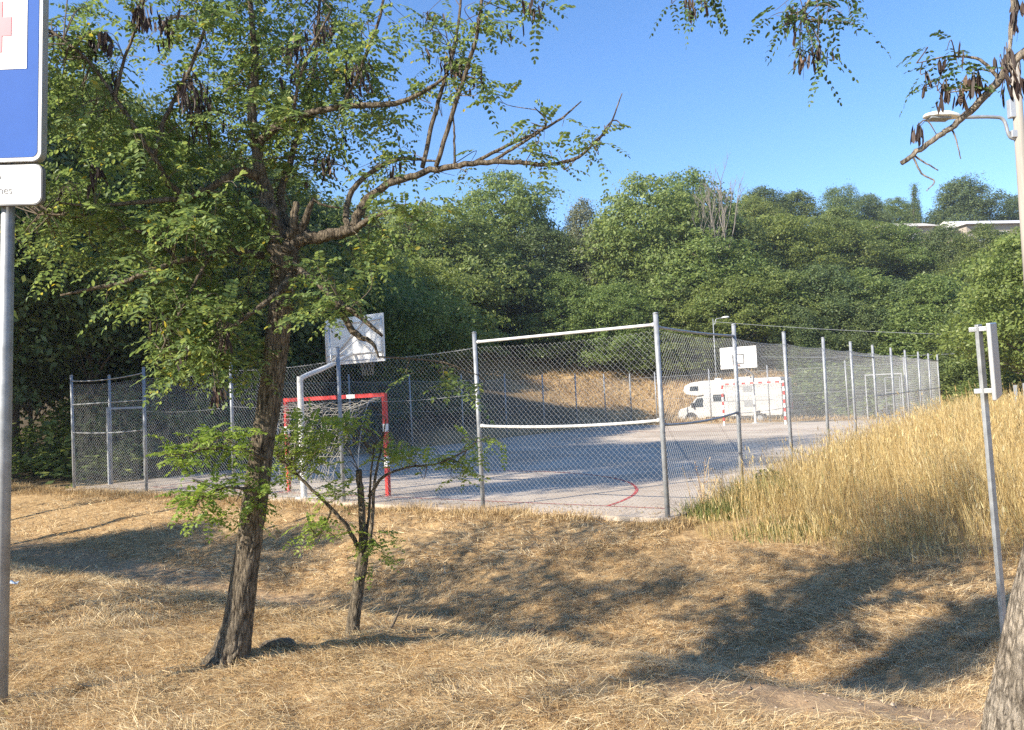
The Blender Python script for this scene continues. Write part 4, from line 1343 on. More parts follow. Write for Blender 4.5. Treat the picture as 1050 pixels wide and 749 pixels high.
# ------------------------------------------------------------------ the leaning locust in front
pb, D = hit(236, 676)
T = Locust(21); T.tips = []
D = float(D)
T.limb([(231, 690, D), (237, 668, D), (245, 630, D), (253, 575, D), (262, 510, D), (272, 440, D), (282, 370, D), (289, 300, D + .02), (293, 262, D + .03)],
       [54, 37, 27.5, 24.5, 23.5, 22.5, 22, 24, 28], k=30, furrowed=True, src=False)
T.seg.append(np.array([at(262, 510, D), at(270, 440, D), at(278, 370, D), at(286, 300, D)]))
T.limb([(288, 275, D), (283, 240, D), (273, 200, D + .05), (264, 160, D + .1), (259, 110, D + .1), (262, 60, D + .15), (256, 0, D + .2), (250, -80, D + .25)], [20, 18, 14, 11, 9, 7, 5, 3], k=8)
T.limb([(290, 272, D), (296, 240, D + .1), (288, 205, D + .2), (300, 160, D + .4), (318, 100, D + .6), (325, 40, D + .7), (330, -40, D + .8)], [16, 13, 8, 6.5, 5, 4, 2])
T.limb([(265, 182, D + .05), (250, 176, D), (236, 180, D - .05), (216, 193, D - .1), (190, 203, D - .2), (150, 207, D - .3), (97, 211, D - .35), (60, 208, D - .4)], [10, 9, 8, 7, 6, 5, 3, 1.5])
T.limb([(190, 203, D - .2), (174, 188, D - .2), (158, 162, D - .25), (118, 100, D - .3), (88, 60, D - .3), (53, 32, D - .3)], [7, 6, 5, 4, 3, 2])
T.limb([(158, 162, D - .25), (170, 120, D - .2), (195, 70, D - .1), (215, 10, D), (220, -50, D)], [5, 4, 3.5, 3, 2])
T.limb([(118, 100, D - .3), (128, 60, D - .3), (146, 10, D - .3), (150, -40, D - .3)], [4, 3, 2.5, 2])
# the big limb reaching to the right
T.limb([(292, 262, D), (304, 247, D), (330, 243, D - .05), (360, 236, D - .1), (368, 217, D - .1), (385, 197, D - .1), (420, 181, D - .15), (470, 170, D - .2), (520, 166, D - .25),
        (560, 169, D - .3), (590, 163, D - .3), (606, 150, D - .3), (624, 131, D - .3), (638, 96, D - .3)], [22, 15, 12, 11, 9.5, 8, 7, 6, 5, 4, 3.4, 2.6, 2, 1], k=7)
T.limb([(357, 236, D - .1), (355, 215, D), (364, 192, D + .05), (388, 172, D + .1), (412, 163, D + .1), (450, 166, D + .05)], [7, 6, 5.5, 5, 4, 2])
T.limb([(364, 236, D - .1), (384, 222, D - .2), (408, 217, D - .3), (428, 226, D - .35), (436, 235, D - .35)], [7, 5, 4, 2.5, 1.5])
T.limb([(482, 169, D - .2), (515, 152, D - .2), (548, 137, D - .2), (575, 122, D - .2), (596, 104, D - .2)], [4, 3.5, 3, 2.5, 1.2])
T.limb([(505, 165, D - .2), (535, 147, D - .3), (560, 128, D - .3), (548, 110, D - .3)], [3.5, 3, 2, 1])
T.limb([(433, 172, D - .15), (445, 120, D - .1), (458, 76, D - .05), (470, 25, D), (475, -30, D)], [5, 4.5, 4, 3, 2])
T.limb([(447, 171, D - .2), (470, 98, D - .2), (488, 40, D - .2), (497, -20, D - .2)], [5, 4.5, 4, 3])
T.limb([(466, 168, D - .2), (466, 140, D - .2), (464, 112, D - .2)], [3, 2.5, 1.5])
T.limb([(640, 130, D - .3), (628, 124, D - .3), (612, 146, D - .3)], [1, 1.5, 2])
T.limb([(470, 98, D - .2), (462, 70, D - .1), (470, 40, D - .1)], [3, 2.5, 1.5])
# crossing limb through the crown
T.limb([(262, 150, D + .1), (285, 128, D + .05), (310, 118, D), (355, 109, D - .05), (405, 106, D - .1), (438, 92, D - .1), (460, 76, D - .1)], [10, 8, 7, 6, 5.5, 4, 2.5])
T.limb([(352, 109, D), (370, 70, D), (390, 15, D), (398, -40, D)], [4, 3.5, 3, 2])
T.limb([(300, 120, D), (310, 70, D - .1), (340, 10, D - .1)], [4, 3, 2])
# broken stubs at the fork
T.limb([(303, 252, D), (312, 228, D - .05), (322, 203, D - .1)], [10, 8, 4], src=False)
T.limb([(298, 250, D), (301, 230, D - .05), (304, 208, D - .05)], [13, 10, 6], src=False)
T.limb([(322, 206, D - .1), (333, 211, D - .1), (348, 213, D - .1)], [3, 2.5, 2], src=False)
# low thin and dead branches
T.limb([(299, 280, D - .1), (285, 300, D - .2), (262, 318, D - .3), (240, 334, D - .35), (215, 350, D - .4)], [7, 6, 5, 4, 2])
T.limb([(298, 268, D - .1), (318, 285, D - .25), (340, 305, D - .35), (362, 340, D - .4), (382, 352, D - .45), (388, 366, D - .45)], [6, 6, 6, 7, 4, 2])
T.limb([(340, 305, D - .35), (375, 330, D - .5), (392, 345, D - .5)], [5, 5, 3])
T.limb([(270, 262, D), (240, 258, D - .1), (215, 262, D - .2), (185, 268, D - .3), (154, 278, D - .4), (125, 290, D - .4), (95, 296, D - .4), (62, 303, D - .4)], [8, 7, 6, 5.5, 5, 5, 4, 2])
T.limb([(215, 262, D - .2), (200, 290, D - .3), (180, 330, D - .4), (165, 360, D - .4)], [4, 3, 2.5, 1.5])
T.limb([(185, 268, D - .3), (150, 240, D - .3), (110, 232, D - .3), (75, 222, D - .3), (40, 220, D - .3)], [4, 3.5, 3, 2.5, 1.5])
# shoots low on the trunk
T.limb([(272, 470, D - .12), (250, 462, D - .3), (215, 460, D - .4), (185, 468, D - .45)], [4, 3, 2.5, 1.5])
T.limb([(266, 505, D - .12), (240, 500, D - .3), (215, 505, D - .35), (196, 520, D - .35)], [4, 3, 2.5, 1.5])
# leafy twigs:   px   py   rx  ry   depth    dd  twigs
for c in [(80, 110, 60, 60, D - .2, .5, 26), (95, 40, 50, 45, D - .2, .4, 20), (140, 160, 60, 45, D - .2, .5, 26), (90, 215, 55, 40, D - .3, .4, 22),
          (200, 140, 50, 50, D, .6, 30), (190, 240, 60, 40, D - .2, .6, 30), (235, 85, 40, 55, D + .1, .6, 24), (300, 70, 60, 60, D + .2, .7, 36), (290, 145, 55, 45, D + .2, .6, 28),
          (350, 40, 55, 45, D + .2, .6, 26), (340, 130, 50, 35, D + .1, .5, 20), (395, 100, 40, 40, D, .4, 16), (330, 180, 40, 25, D + .2, .4, 9), (240, 20, 60, 40, D + .1, .6, 24),
          (215, 310, 45, 45, D - .2, .5, 34), (190, 355, 38, 40, D - .35, .4, 30), (150, 300, 35, 30, D - .4, .3, 8), (240, 370, 26, 30, D - .3, .3, 12), (55, 245, 40, 40, D - .3, .4, 12),
          (260, 250, 50, 35, D, .5, 18), (360, 270, 60, 30, D - .2, .4, 16), (330, 310, 40, 22, D - .3, .3, 10), (420, 225, 40, 25, D - .3, .3, 7),
          (130, 250, 45, 30, D - .3, .4, 14), (220, 190, 45, 40, D, .6, 18), (180, 60, 30, 50, D, .4, 9), (150, -40, 110, 40, D, .6, 34), (320, -45, 110, 40, D + .2, .6, 34),
          (-60, 60, 60, 60, D - .1, .6, 26), (-90, 170, 60, 50, D, .6, 20), (100, -120, 120, 50, D + .4, .7, 30), (300, -130, 110, 50, D + .5, .7, 30), (200, 80, 150, 110, D + 1.4, .4, 22)]:
    T.clump(*c[:-1], int(c[-1] * (1.25 if c[1] > 190 else 0.95)), leaves=5, pod=0.05)
for c in [(410, 160, 28, 14, D, .2, 6), (395, 185, 20, 10, D, .2, 4), (470, 60, 26, 40, D - .1, .25, 10), (492, 90, 26, 16, D - .2, .2, 6), (500, 15, 30, 22, D - .2, .2, 8), (548, 8, 28, 14, D - .2, .2, 6),
          (450, 95, 24, 20, D - .1, .2, 4), (430, 20, 34, 30, D, .3, 9)]:
    T.clump(*c, leaves=3, L=(0.16, 0.22), pod=0.15)
for c in [(535, 142, 26, 12, D - .25, .15, 5), (560, 125, 20, 14, D - .25, .12, 4), (612, 138, 26, 16, D - .3, .12, 6), (575, 160, 30, 8, D - .3, .12, 5), (480, 178, 40, 8, D - .2, .15, 4), (610, 155, 12, 10, D - .3, .1, 2), (545, 166, 30, 6, D - .3, .1, 3)]:
    T.clump(*c, leaves=2, L=(0.15, 0.20), mx=0.5)
# the drooping sprig in front of the near fence
T.limb([(388, 366, D - .45), (420, 368, D - .3), (455, 372, D - .2), (490, 385, D - .2)], [2, 2, 1.6, 1])
T.clump(465, 385, 36, 22, D - .2, .2, 5, leaves=3, mx=0.5)
for n_, x_, y_, dd_, sp_ in ((11, 196, 88, -.2, 14), (8, 145, 12, -.3, 8), (6, 170, 24, 0, 8), (6, 333, 26, 0, 12), (3, 308, 30, 0, 10), (5, 205, 125, -.1, 10), (4, 362, 85, 0, 12),
                           (5, 97, 35, -.3, 12), (5, 115, 60, -.3, 10), (4, 335, 168, .1, 6), (4, 95, 180, -.3, 8), (5, 300, 60, .1, 10), (4, 467, 50, -.1, 12), (4, 233, 345, -.4, 10), (3, 220, 400, -.4, 6)):
    podbunch(T, x_, y_, D + dd_, n_, sp_)
base = at(236, 672, D)
main = empty("locust_tree", tuple(base), "large leaning locust tree with a furrowed trunk and long limb reaching right", "tree")


def finish(T, par, base, lm, shoots=None):
    rel = np.array(base)
    o = T.wood.build("trunk", M_bark, par, smooth=True); o.data.transform(Matrix.Translation(-Vector(rel)))
    o = T.tw.build("twigs", M_twig, par); o.data.transform(Matrix.Translation(-Vector(rel)))
    o = T.lv.build("crown", lm, par); o.data.transform(Matrix.Translation(-Vector(rel)))
    if T.pd.n:
        o = T.pd.build("seed_pods", M_pod, par); o.data.transform(Matrix.Translation(-Vector(rel))); o["kind"] = "stuff"


T.mainlv = T.lv; T.lv = MB()
for c in [(225, 452, 34, 14, D - .35, .18, 9), (195, 465, 26, 14, D - .4, .15, 8), (255, 500, 26, 16, D - .25, .15, 8), (212, 505, 30, 14, D - .35, .2, 10), (205, 525, 20, 14, D - .35, .15, 5), (255, 535, 14, 14, D - .2, .1, 3), (245, 440, 24, 10, D - .3, .15, 4)]:
    T.clump(*c, leaves=4, L=(0.14, 0.20), mx=0.6, droop=0.25)
sh = T.lv.build("low_shoots", M_shoot, main); sh.data.transform(Matrix.Translation(-Vector(base)))
T.lv = T.mainlv
finish(T, main, base, M_leaf)

# ------------------------------------------------------------------ the small pruned tree
pb2, D2 = hit(362, 650); D2 = float(D2)
T = Locust(33); T.tips = []
T.limb([(360, 660, D2), (362, 640, D2), (367, 605, D2), (371, 580, D2), (373, 560, D2)], [17, 13, 11.5, 11, 11], k=12, furrowed=True)
T.limb([(372, 565, D2), (371, 530, D2), (369, 500, D2 + .02), (368, 482, D2 + .02)], [8, 7, 6.5, 6.5])
T.limb([(370, 580, D2), (378, 560, D2 - .05), (382, 530, D2 - .05), (384, 495, D2 - .05), (389, 470, D2), (396, 430, D2)], [6, 4.5, 3.5, 3, 2, 1.2])
T.limb([(374, 570, D2), (378, 530, D2 + .05), (380, 490, D2 + .05), (384, 455, D2 + .05)], [4.5, 3, 2.2, 1.4])
T.limb([(368, 562, D2), (352, 535, D2 - .1), (325, 507, D2 - .15), (300, 483, D2 - .2), (284, 470, D2 - .2)], [5, 4, 3.5, 3, 2])
T.limb([(378, 510, D2), (392, 490, D2), (415, 480, D2 - .05), (450, 475, D2 - .1), (484, 459, D2 - .1)], [4, 3, 2.2, 2, 1.5])
T.limb([(340, 523, D2 - .1), (330, 545, D2 - .1), (316, 555, D2 - .1)], [2, 2, 1])
for c in [(315, 455, 34, 20, D2 - .2, .2, 12), (300, 475, 18, 12, D2 - .2, .15, 5), (345, 440, 20, 16, D2 - .1, .15, 6), (398, 462, 18, 14, D2, .12, 5), (468, 478, 16, 12, D2 - .1, .1, 4), (430, 468, 22, 10, D2 - .1, .1, 4),
          (500, 455, 18, 10, D2 - .1, .1, 3), (325, 545, 18, 10, D2 - .1, .1, 4), (385, 555, 16, 14, D2, .12, 4), (345, 500, 14, 14, D2 - .1, .1, 4), (390, 575, 12, 12, D2, .1, 2), (310, 430, 12, 10, D2 - .2, .1, 3)]:
    T.clump(*c[:-1], int(c[-1] * 2.3), leaves=3, L=(0.13, 0.19), mx=0.6, droop=0.25)
b2 = at(362, 652, D2)
small = empty("locust_tree", tuple(b2), "small pruned young locust tree with a cut-off stem, right of the large leaning trunk", "tree")
finish(T, small, b2, M_shoot)

# ------------------------------------------------------------------ the tree at the right edge
T = Locust(44); T.tips = []
D3 = 3.7
T.limb([(1052, 860, D3), (1053, 790, D3), (1055, 740, D3), (1063, 690, D3), (1076, 620, D3), (1088, 560, D3), (1098, 480, D3), (1106, 380, D3), (1110, 250, D3), (1112, 100, D3), (1105, -60, D3 + .1), (1095, -200, D3 + .2)],
       [94, 84, 74, 68, 64, 60, 56, 52, 48, 44, 36, 26], k=14, furrowed=True, src=False)
T.limb([(1108, 60, D3), (1082, 45, D3 - .05), (1052, 52, D3 - .1), (1022, 86, D3 - .1), (986, 122, D3 - .1), (955, 145, D3 - .1), (925, 168, D3 - .1)], [18, 12, 9, 8, 6.5, 5.5, 5], k=8)
T.limb([(935, 158, D3 - .1), (945, 165, D3 - .1), (962, 175, D3 - .1)], [2, 1.8, 1.2])
T.limb([(936, 160, D3 - .1), (945, 178, D3 - .12), (958, 186, D3 - .12), (950, 196, D3 - .12)], [2, 1.8, 1.5, 1])
T.limb([(975, 130, D3 - .1), (980, 142, D3 - .1), (985, 163, D3 - .1)], [2, 1.5, 1])
T.limb([(1025, 82, D3 - .1), (1005, 62, D3 - .1), (975, 58, D3 - .1), (940, 65, D3 - .1)], [4, 3, 2, 1])
T.limb([(1015, 92, D3 - .1), (1000, 92, D3 - .15), (972, 95, D3 - .15)], [3, 2, 1.2])
T.limb([(1108, -30, D3), (1040, -70, D3 + .2), (960, -75, D3 + .4), (880, -60, D3 + .6), (800, -45, D3 + .8), (735, -30, D3 + .9), (690, -22, D3 + .9)], [24, 16, 12, 9, 7, 5, 3], k=8)
T.limb([(880, -60, D3 + .6), (840, -20, D3 + .6), (822, 20, D3 + .6)], [5, 4, 2])
T.limb([(1040, -70, D3 + .2), (1040, -10, D3), (1036, 40, D3), (1030, 70, D3 - .1)], [8, 6, 4, 2])
T.limb([(1095, -200, D3 + .2), (1040, -300, D3 + .2), (950, -350, D3)], [22, 14, 8])
T.limb([(1095, -200, D3 + .2), (1160, -320, D3 + .6), (1240, -380, D3 + 1)], [20, 14, 8])
for c in [(960, 70, 26, 24, D3 - .1, .12, 4), (985, 78, 20, 18, D3 - .1, .12, 4)]:
    T.clump(*c, leaves=3, L=(0.12, 0.16), mx=0.4, pod=0.1)
for c in [(840, 25, 40, 24, D3 + .6, .2, 10), (825, 55, 28, 18, D3 + .6, .15, 5), (798, 12, 28, 12, D3 + .7, .15, 5), (700, 6, 18, 12, D3 + .9, .12, 5), (730, -6, 28, 10, D3 + .9, .15, 5), (860, 5, 30, 14, D3 + .6, .2, 5)]:
    T.clump(*c, leaves=2, L=(0.15, 0.20), mx=0.6, pod=0.08, droop=0.5, up_=-0.2)
for c in [(800, -70, 160, 30, D3 + .8, .4, 24), (1000, -90, 110, 40, D3 + .2, .4, 24), (1100, -260, 200, 60, D3 + .4, .9, 50), (950, -300, 120, 60, D3 + .2, .8, 30)]:
    T.clump(*c, leaves=4, pod=0.15)
for n_, x_, y_, dd_, sp_ in ((3, 943, 132, -.1, 4), (2, 968, 92, -.1, 4), (6, 1040, 78, -.1, 10), (3, 1036, 60, 0, 8), (2, 988, 98, -.1, 5), (3, 820, 55, .6, 5), (2, 835, 58, .6, 4), (3, 708, 5, .9, 6), (4, 1042, 10, 0, 10), (3, 1000, 78, -.1, 7)):
    podbunch(T, x_, y_, D3 + dd_, n_, sp_, each=4)
b3 = at(1050, 790, D3)
rt = empty("locust_tree", (b3[0], b3[1], gz(b3[0], b3[1])), "pale thick tree at the right edge, its dry podded branch hanging against the sky", "tree")
b3 = np.array(rt.location)
rel = -Vector(b3)
for nm, mb, mt in (("trunk", T.wood, M_bark_pale), ("twigs", T.tw, M_twig), ("crown", T.lv, M_leaf_d), ("seed_pods", T.pd, M_pod)):
    o = mb.build(nm, mt, rt, smooth=(nm == "trunk")); o.data.transform(Matrix.Translation(rel))
    if nm == "seed_pods": o["kind"] = "stuff"

# ------------------------------------------------------------------ dry grass
def blades(P, dr, L, wd, bend, r):
    """strips of two quads: P base, dr unit start direction, L length, wd width, bend = droop at the tip"""
    n = len(P)
    s = nrm(np.cross(dr, np.array([0, 0, 1.0])) + r.normal(0, 0.3, (n, 3)))
    m_ = P + dr * (L * 0.5)[:, None]; e = P + dr * L[:, None]; e[:, 2] -= bend * L
    m_[:, 2] -= bend * L * 0.2
    w0 = s * (wd / 2)[:, None]
    v = np.stack([P - w0, P + w0, m_ + w0 * 0.9, m_ - w0 * 0.9, e + w0 * 0.25, e - w0 * 0.25], 1)
    i_ = np.arange(n)[:, None] * 6
    return v.reshape(-1, 3), np.concatenate([i_ + [0, 1, 2, 3], i_ + [3, 2, 4, 5]])


def view_px(X, Y, Z):
    v = np.stack([X, Y, Z], -1) - CAM
    d = v @ fw
    return 525 + F * (v @ RT) / d, 374.5 - F * (v @ UP) / d, d


def scatter_xy(n, x0, x1, y0, y1, r):
    return r.uniform(x0, x1, n), r.uniform(y0, y1, n)


r = np.random.default_rng(101)
gr = MB()
# mown straw lying on the near mound and the bank, finer close by
for (n, y0, y1, L0, L1, w0, w1) in ((340000, 2.9, 6.6, 0.03, 0.14, 0.0013, 0.0030), (260000, 6.2, 11.0, 0.05, 0.16, 0.0026, 0.0050), (110000, 10.5, 20.0, 0.08, 0.22, 0.006, 0.011)):
    Y = r.uniform(y0, y1, n); X = r.uniform(-0.72, 0.72, n) * (Y + 0.5)
    u_, v_ = to_uv(X, Y)
    dm = dirt_mask(X, Y); wm = wood_mask(X, Y)
    cl = fbm(X * 2.2, Y * 2.2, 61); cl2 = fbm(X * 6, Y * 6, 67)
    keep = (v_ < -0.12 - 0.15 * cl2) & (r.uniform(0, 1, n) > dm * 0.95) & (r.uniform(0, 1, n) > wm * 0.8) & (r.uniform(0, 1, n) < 0.16 + 1.9 * np.clip(cl * 0.7 + cl2 * 0.6 - 0.36, 0, 1)) & ~((u_ < -0.3) & (v_ > -1.0))
    X, Y, cl, cl2 = X[keep], Y[keep], cl[keep], cl2[keep]; k = len(X)
    Z = ground(X, Y) + r.uniform(-0.005, 0.035, k) * (0.5 + cl2)
    ang = fbm(X * 0.9, Y * 0.9, 71) * 9 + r.normal(0, 0.9, k)
    stub = r.uniform(0, 1, k) < 0.16
    el = np.where(stub, r.uniform(0.6, 1.4, k), np.abs(r.normal(0.10, 0.28, k)))
    dr = np.stack([np.cos(ang) * np.cos(el), np.sin(ang) * np.cos(el), np.sin(el)], -1)
    L = r.uniform(L0, L1, k) * np.where(stub, 0.45, 1.0)
    v, q = blades(np.stack([X, Y, Z], -1), dr, L, r.uniform(w0, w1, k), r.uniform(0.0, 0.25, k), r)
    gr.add(v, q)
tag(gr.build("mown_grass", M_straw), kind="stuff")

# rougher stubble and dry weeds along the foot of the fence and on the far slopes
gr = MB(); n = 60000
u_ = r.uniform(-0.5, CW + 3, n); v_ = -np.abs(r.normal(0, 0.35, n)) - 0.05
X = CX + uX * u_ + vX * v_; Y = CY + uY * u_ + vY * v_
keep = r.uniform(0, 1, n) < np.clip(fbm(X * 1.5, Y * 1.5, 81) * 2.2 - 0.55, 0, 1)
X, Y = X[keep], Y[keep]; k = len(X); Z = ground(X, Y) - 0.01
ang = r.uniform(0, 6.28, k); el = r.uniform(0.3, 1.45, k)
dr = np.stack([np.cos(ang) * np.cos(el), np.sin(ang) * np.cos(el), np.sin(el)], -1)
v, q = blades(np.stack([X, Y, Z], -1), dr, r.uniform(0.05, 0.20, k), r.uniform(0.005, 0.010, k), r.uniform(0, 0.3, k), r); gr.add(v, q)
# the sunlit bank behind the court
n = 60000; u_ = r.uniform(4, 28, n); v_ = CL + r.uniform(0.8, 16, n)
X = CX + uX * u_ + vX * v_; Y = CY + uY * u_ + vY * v_; keep = r.uniform(0, 1, n) < np.clip(fbm(X * 0.5, Y * 0.5, 83) * 2.2 - 0.5, 0, 1)
X, Y = X[keep], Y[keep]; k = len(X); Z = ground(X, Y)
ang = r.uniform(0, 6.28, k); el = r.uniform(0.2, 1.45, k)
dr = np.stack([np.cos(ang) * np.cos(el), np.sin(ang) * np.cos(el), np.sin(el)], -1)
v, q = blades(np.stack([X, Y, Z], -1), dr, r.uniform(0.2, 0.5, k), r.uniform(0.02, 0.04, k), r.uniform(0, 0.3, k), r); gr.add(v, q)
tag(gr.build("dry_grass", M_straw_b), kind="stuff")

# tall golden grass on the mound right of the court
gr = MB()
for n, rmin, rmax, wsc in ((60000, 6, 13.5, 1.0), (52000, 13, 21, 1.7), (26000, 20, 40, 3.2)):
    Y = r.uniform(rmin, rmax, n); X = r.uniform(0.10, 0.80, n) * Y
    u_, v_ = to_uv(X, Y); cl = fbm(X * 1.6, Y * 1.6, 91)
    edge = -0.55 + 0.28 * np.minimum(u_, 0) * 0.9 + (fbm(X * 0.8, Y * 0.8, 95) - 0.5) * 1.2
    wc = hit(782, 516)[0]
    keep = (np.hypot(X - wc[0], (Y - wc[1]) * 0.8) > 0.55 + 0.5 * (cl - 0.5)) & (u_ < -0.12) & (v_ > edge) & (r.uniform(0, 1, n) < 0.25 + 1.2 * np.clip(cl - 0.2, 0, 1)) & (v_ < CL + 8)
    X, Y, u_, v_, edge, cl = X[keep], Y[keep], u_[keep], v_[keep], edge[keep], cl[keep]; k = len(X)
    Z = ground(X, Y) - 0.02
    grow = 0.35 + 0.65 * sstep(0, 1.6, v_ - edge)
    grow = grow * (0.45 + 0.55 * sstep(-0.1, -1.2, u_)) * (0.7 + 0.6 * cl)
    ang = fbm(X * 0.5, Y * 0.5, 97) * 6 + r.normal(0, 1.3, k); el = 1.5 - np.abs(r.normal(0, 0.26, k))
    dr = np.stack([np.cos(ang) * np.cos(el), np.sin(ang) * np.cos(el), np.sin(el)], -1)
    L = np.where(r.uniform(0, 1, k) < 0.07, 1.3, 1.0) * r.uniform(0.22, 1.0, k) ** 0.8 * grow; wd = r.uniform(0.003, 0.006, k) * wsc
    P = np.stack([X, Y, Z], -1)
    v, q = blades(P, dr, L, wd, r.uniform(0.0, 0.2, k), r); gr.add(v, q)
    hd = r.uniform(0, 1, k) < 0.35        # seed heads
    e = P[hd] + dr[hd] * (L[hd] * 0.86)[:, None]
    v, q = blades(e, nrm(dr[hd] + r.normal(0, 0.15, (hd.sum(), 3))), r.uniform(0.05, 0.11, hd.sum()), r.uniform(0.008, 0.014, hd.sum()) * (0.6 + 0.4 * wsc), r.uniform(0, 0.35, hd.sum()), r); gr.add(v, q)
tag(gr.build("tall_grass", M_tall), kind="stuff")

# green weeds in front of the tall grass by the corner post
gr = MB()
for px, py, sx, sy, n, Lm in ((784, 517, 36, 6, 4200, 0.50), (735, 530, 26, 6, 1500, 0.34), (815, 545, 50, 8, 1500, 0.16)):
    for _ in range(1):
        x_ = px + r.normal(0, sx * 0.5, n); y_ = py + r.normal(0, sy * 0.6, n)
        c_, dd_ = hit(px, py)
        rx = (x_ - px) / F * dd_; ry = -(y_ - py) / F * dd_ * 4.5
        X = c_[0] + rx; Y = c_[1] + ry; Z = ground(X, Y) - 0.01
        ang = r.uniform(0, 6.28, n); el = r.uniform(0.7, 1.5, n)
        dr = np.stack([np.cos(ang) * np.cos(el), np.sin(ang) * np.cos(el), np.sin(el)], -1)
        v, q = blades(np.stack([X, Y, Z], -1), dr, r.uniform(0.3, 1.1, n) * Lm, r.uniform(0.007, 0.015, n), r.uniform(0, 0.4, n), r); gr.add(v, q)
tag(gr.build("green_grass", M_weed), kind="stuff")


def stalk_plant(px, py, n, H, spread, label, mt, leaf=0.03):
    p, d = hit(px, py); par = empty("weed_plant", tuple(p), label, "plant"); r_ = np.random.default_rng(int(px)); st = MB(); lf = MB()
    for _ in range(n):
        a = r_.uniform(0, 6.28); t_ = r_.uniform(0.05, spread); h_ = H * r_.uniform(0.6, 1.05); b_ = np.array([r_.normal(0, 0.08), r_.normal(0, 0.08), -0.02])
        pts = smooth_poly([b_, b_ + [t_ * 0.3 * math.cos(a), t_ * 0.3 * math.sin(a), h_ * 0.5], b_ + [t_ * math.cos(a), t_ * math.sin(a), h_]], 5)
        st.tube(pts, np.linspace(0.006, 0.002, len(pts)), 4, cap=False)
        k = 26; tt = r_.uniform(0.2, 1, k); P = np.stack([np.interp(tt, np.linspace(0, 1, len(pts)), pts[:, j_]) for j_ in range(3)], -1) + r_.normal(0, 0.02, (k, 3))
        an = r_.uniform(0, 6.28, k); dr = nrm(np.stack([np.cos(an), np.sin(an), r_.uniform(0.0, 0.9, k)], -1))
        v, q = blades(P, dr, r_.uniform(0.6, 1.4, k) * leaf * 2.2, r_.uniform(0.6, 1.2, k) * leaf * 0.7, r_.uniform(0, 0.5, k), r_); lf.add(v, q)
    st.build("stem", mt, par); lf.build("leaves", mt, par)


stalk_plant(953, 425, 9, 1.55, 0.3, "tall leafy green weed at the far end of the right fence, above the golden grass", M_shoot, 0.07)
stalk_plant(786, 512, 14, 0.55, 0.28, "bushy green weed clump in front of the right fence's second post", M_weed, 0.05)
stalk_plant(722, 530, 8, 0.85, 0.22, "spindly dry weed with pale seed stalks just right of the near corner post", M_straw, 0.02)
stalk_plant(752, 524, 6, 0.7, 0.2, "spindly dry weed standing before the first post right of the corner", M_straw, 0.02)

# ------------------------------------------------------------------ small things lying about
p, d = hit(285, 664)
mb = MB(); q = np.array(p)
pts = smooth_poly([(-0.12, -0.02, 0.0), (-0.03, 0.0, 0.02), (0.06, 0.02, 0.025), (0.12, 0.01, 0.0)], 8)
mb.tube(pts, np.interp(np.linspace(0, 1, len(pts)), [0, 0.2, 0.7, 1], [0.018, 0.034, 0.028, 0.01]), 18, disp=furrow(8, 0.35, 12))
o = mb.build("rotten_stump", M_twig, smooth=True); o.location = tuple(q)
tag(o, "dark rotten stump piece lying at the foot of the large leaning trunk", "stump")
for px0, py0, px1, py1, w_, lab in ((400, 646, 411, 621, 0.012, "short dark stick leaning in the ditch right of the small pruned tree"),
                                    (640, 672, 668, 662, 0.006, "thin pale straw stick poking up at the edge of the mown mound"),
                                    (905, 548, 925, 541, 0.010, "pale stick lying in the shade before the tall grass")):
    a, da = hit(px0, py0); b_ = at(px1, py1, da)
    mb = MB(); mb.tube(smooth_poly([a - CAM * 0, (a + b_) / 2 + [0.01, 0, 0.01], b_], 4) - a, np.linspace(w_, w_ * 0.6, 9), 7)
    o = mb.build("fallen_stick", M_twig if w_ > 0.011 else M_straw_b); o.location = tuple(a); tag(o, lab, "stick")
p, d = hit(11, 603)
mb = MB(); xs = np.linspace(-0.07, 0.07, 7); ys = np.linspace(-0.05, 0.05, 5); A, B = np.meshgrid(xs, ys); Zp = 0.02 + 0.018 * np.sin(A * 60) * np.cos(B * 50 + 1)
i_, j_ = np.meshgrid(np.arange(6), np.arange(4)); k_ = (j_ * 7 + i_).ravel()
mb.add(np.stack([A, B, Zp], -1), np.stack([k_, k_ + 1, k_ + 8, k_ + 7], -1)); mb.add(np.stack([A, B, Zp - 0.0015], -1), np.stack([k_ + 7, k_ + 8, k_ + 1, k_], -1))
o = mb.build("crumpled_paper", simple("pale_paper", (0.55, 0.65, 0.75), 0.5)); o.location = tuple(p + np.array([0, 0, 0.03]))
tag(o, "crumpled pale blue scrap of litter on the dry grass beside the sign post", "litter")
p, d = hit(545, 655)
mb = MB(); mb.tube(smooth_poly([(-0.05, 0, 0.0), (-0.02, 0.01, 0.05), (0.03, 0, 0.05), (0.05, 0, 0.0)], 4), np.interp(np.linspace(0, 1, 13), [0, 0.5, 1], [0.01, 0.045, 0.01]), 12, disp=furrow(6, 0.4, 4))
o = mb.build("clod", simple("dark_clod", (0.10, 0.055, 0.035), 0.95, noise=0.3), smooth=True); o.location = tuple(p); tag(o, "dark brown clod of earth at the edge of the shaded ditch", "clod")
a = at(1000, 426, 26.0)
mb = MB(); g_ = gz(a[0], a[1]); hh = a[2] - g_ + 0.15
mb.prism([(-0.16, -0.15, -0.1), (0.17, -0.16, -0.1), (0.15, -0.12, hh * 0.8), (0.08, -0.1, hh), (-0.10, -0.1, hh * 0.95)], (0, 0.3, 0))
o = mb.build("grey_block", M_grey, bevel=0.03); o.location = (a[0], a[1], g_); tag(o, "small blue-grey block half hidden in the golden grass left of the edge-on sign post", "block")

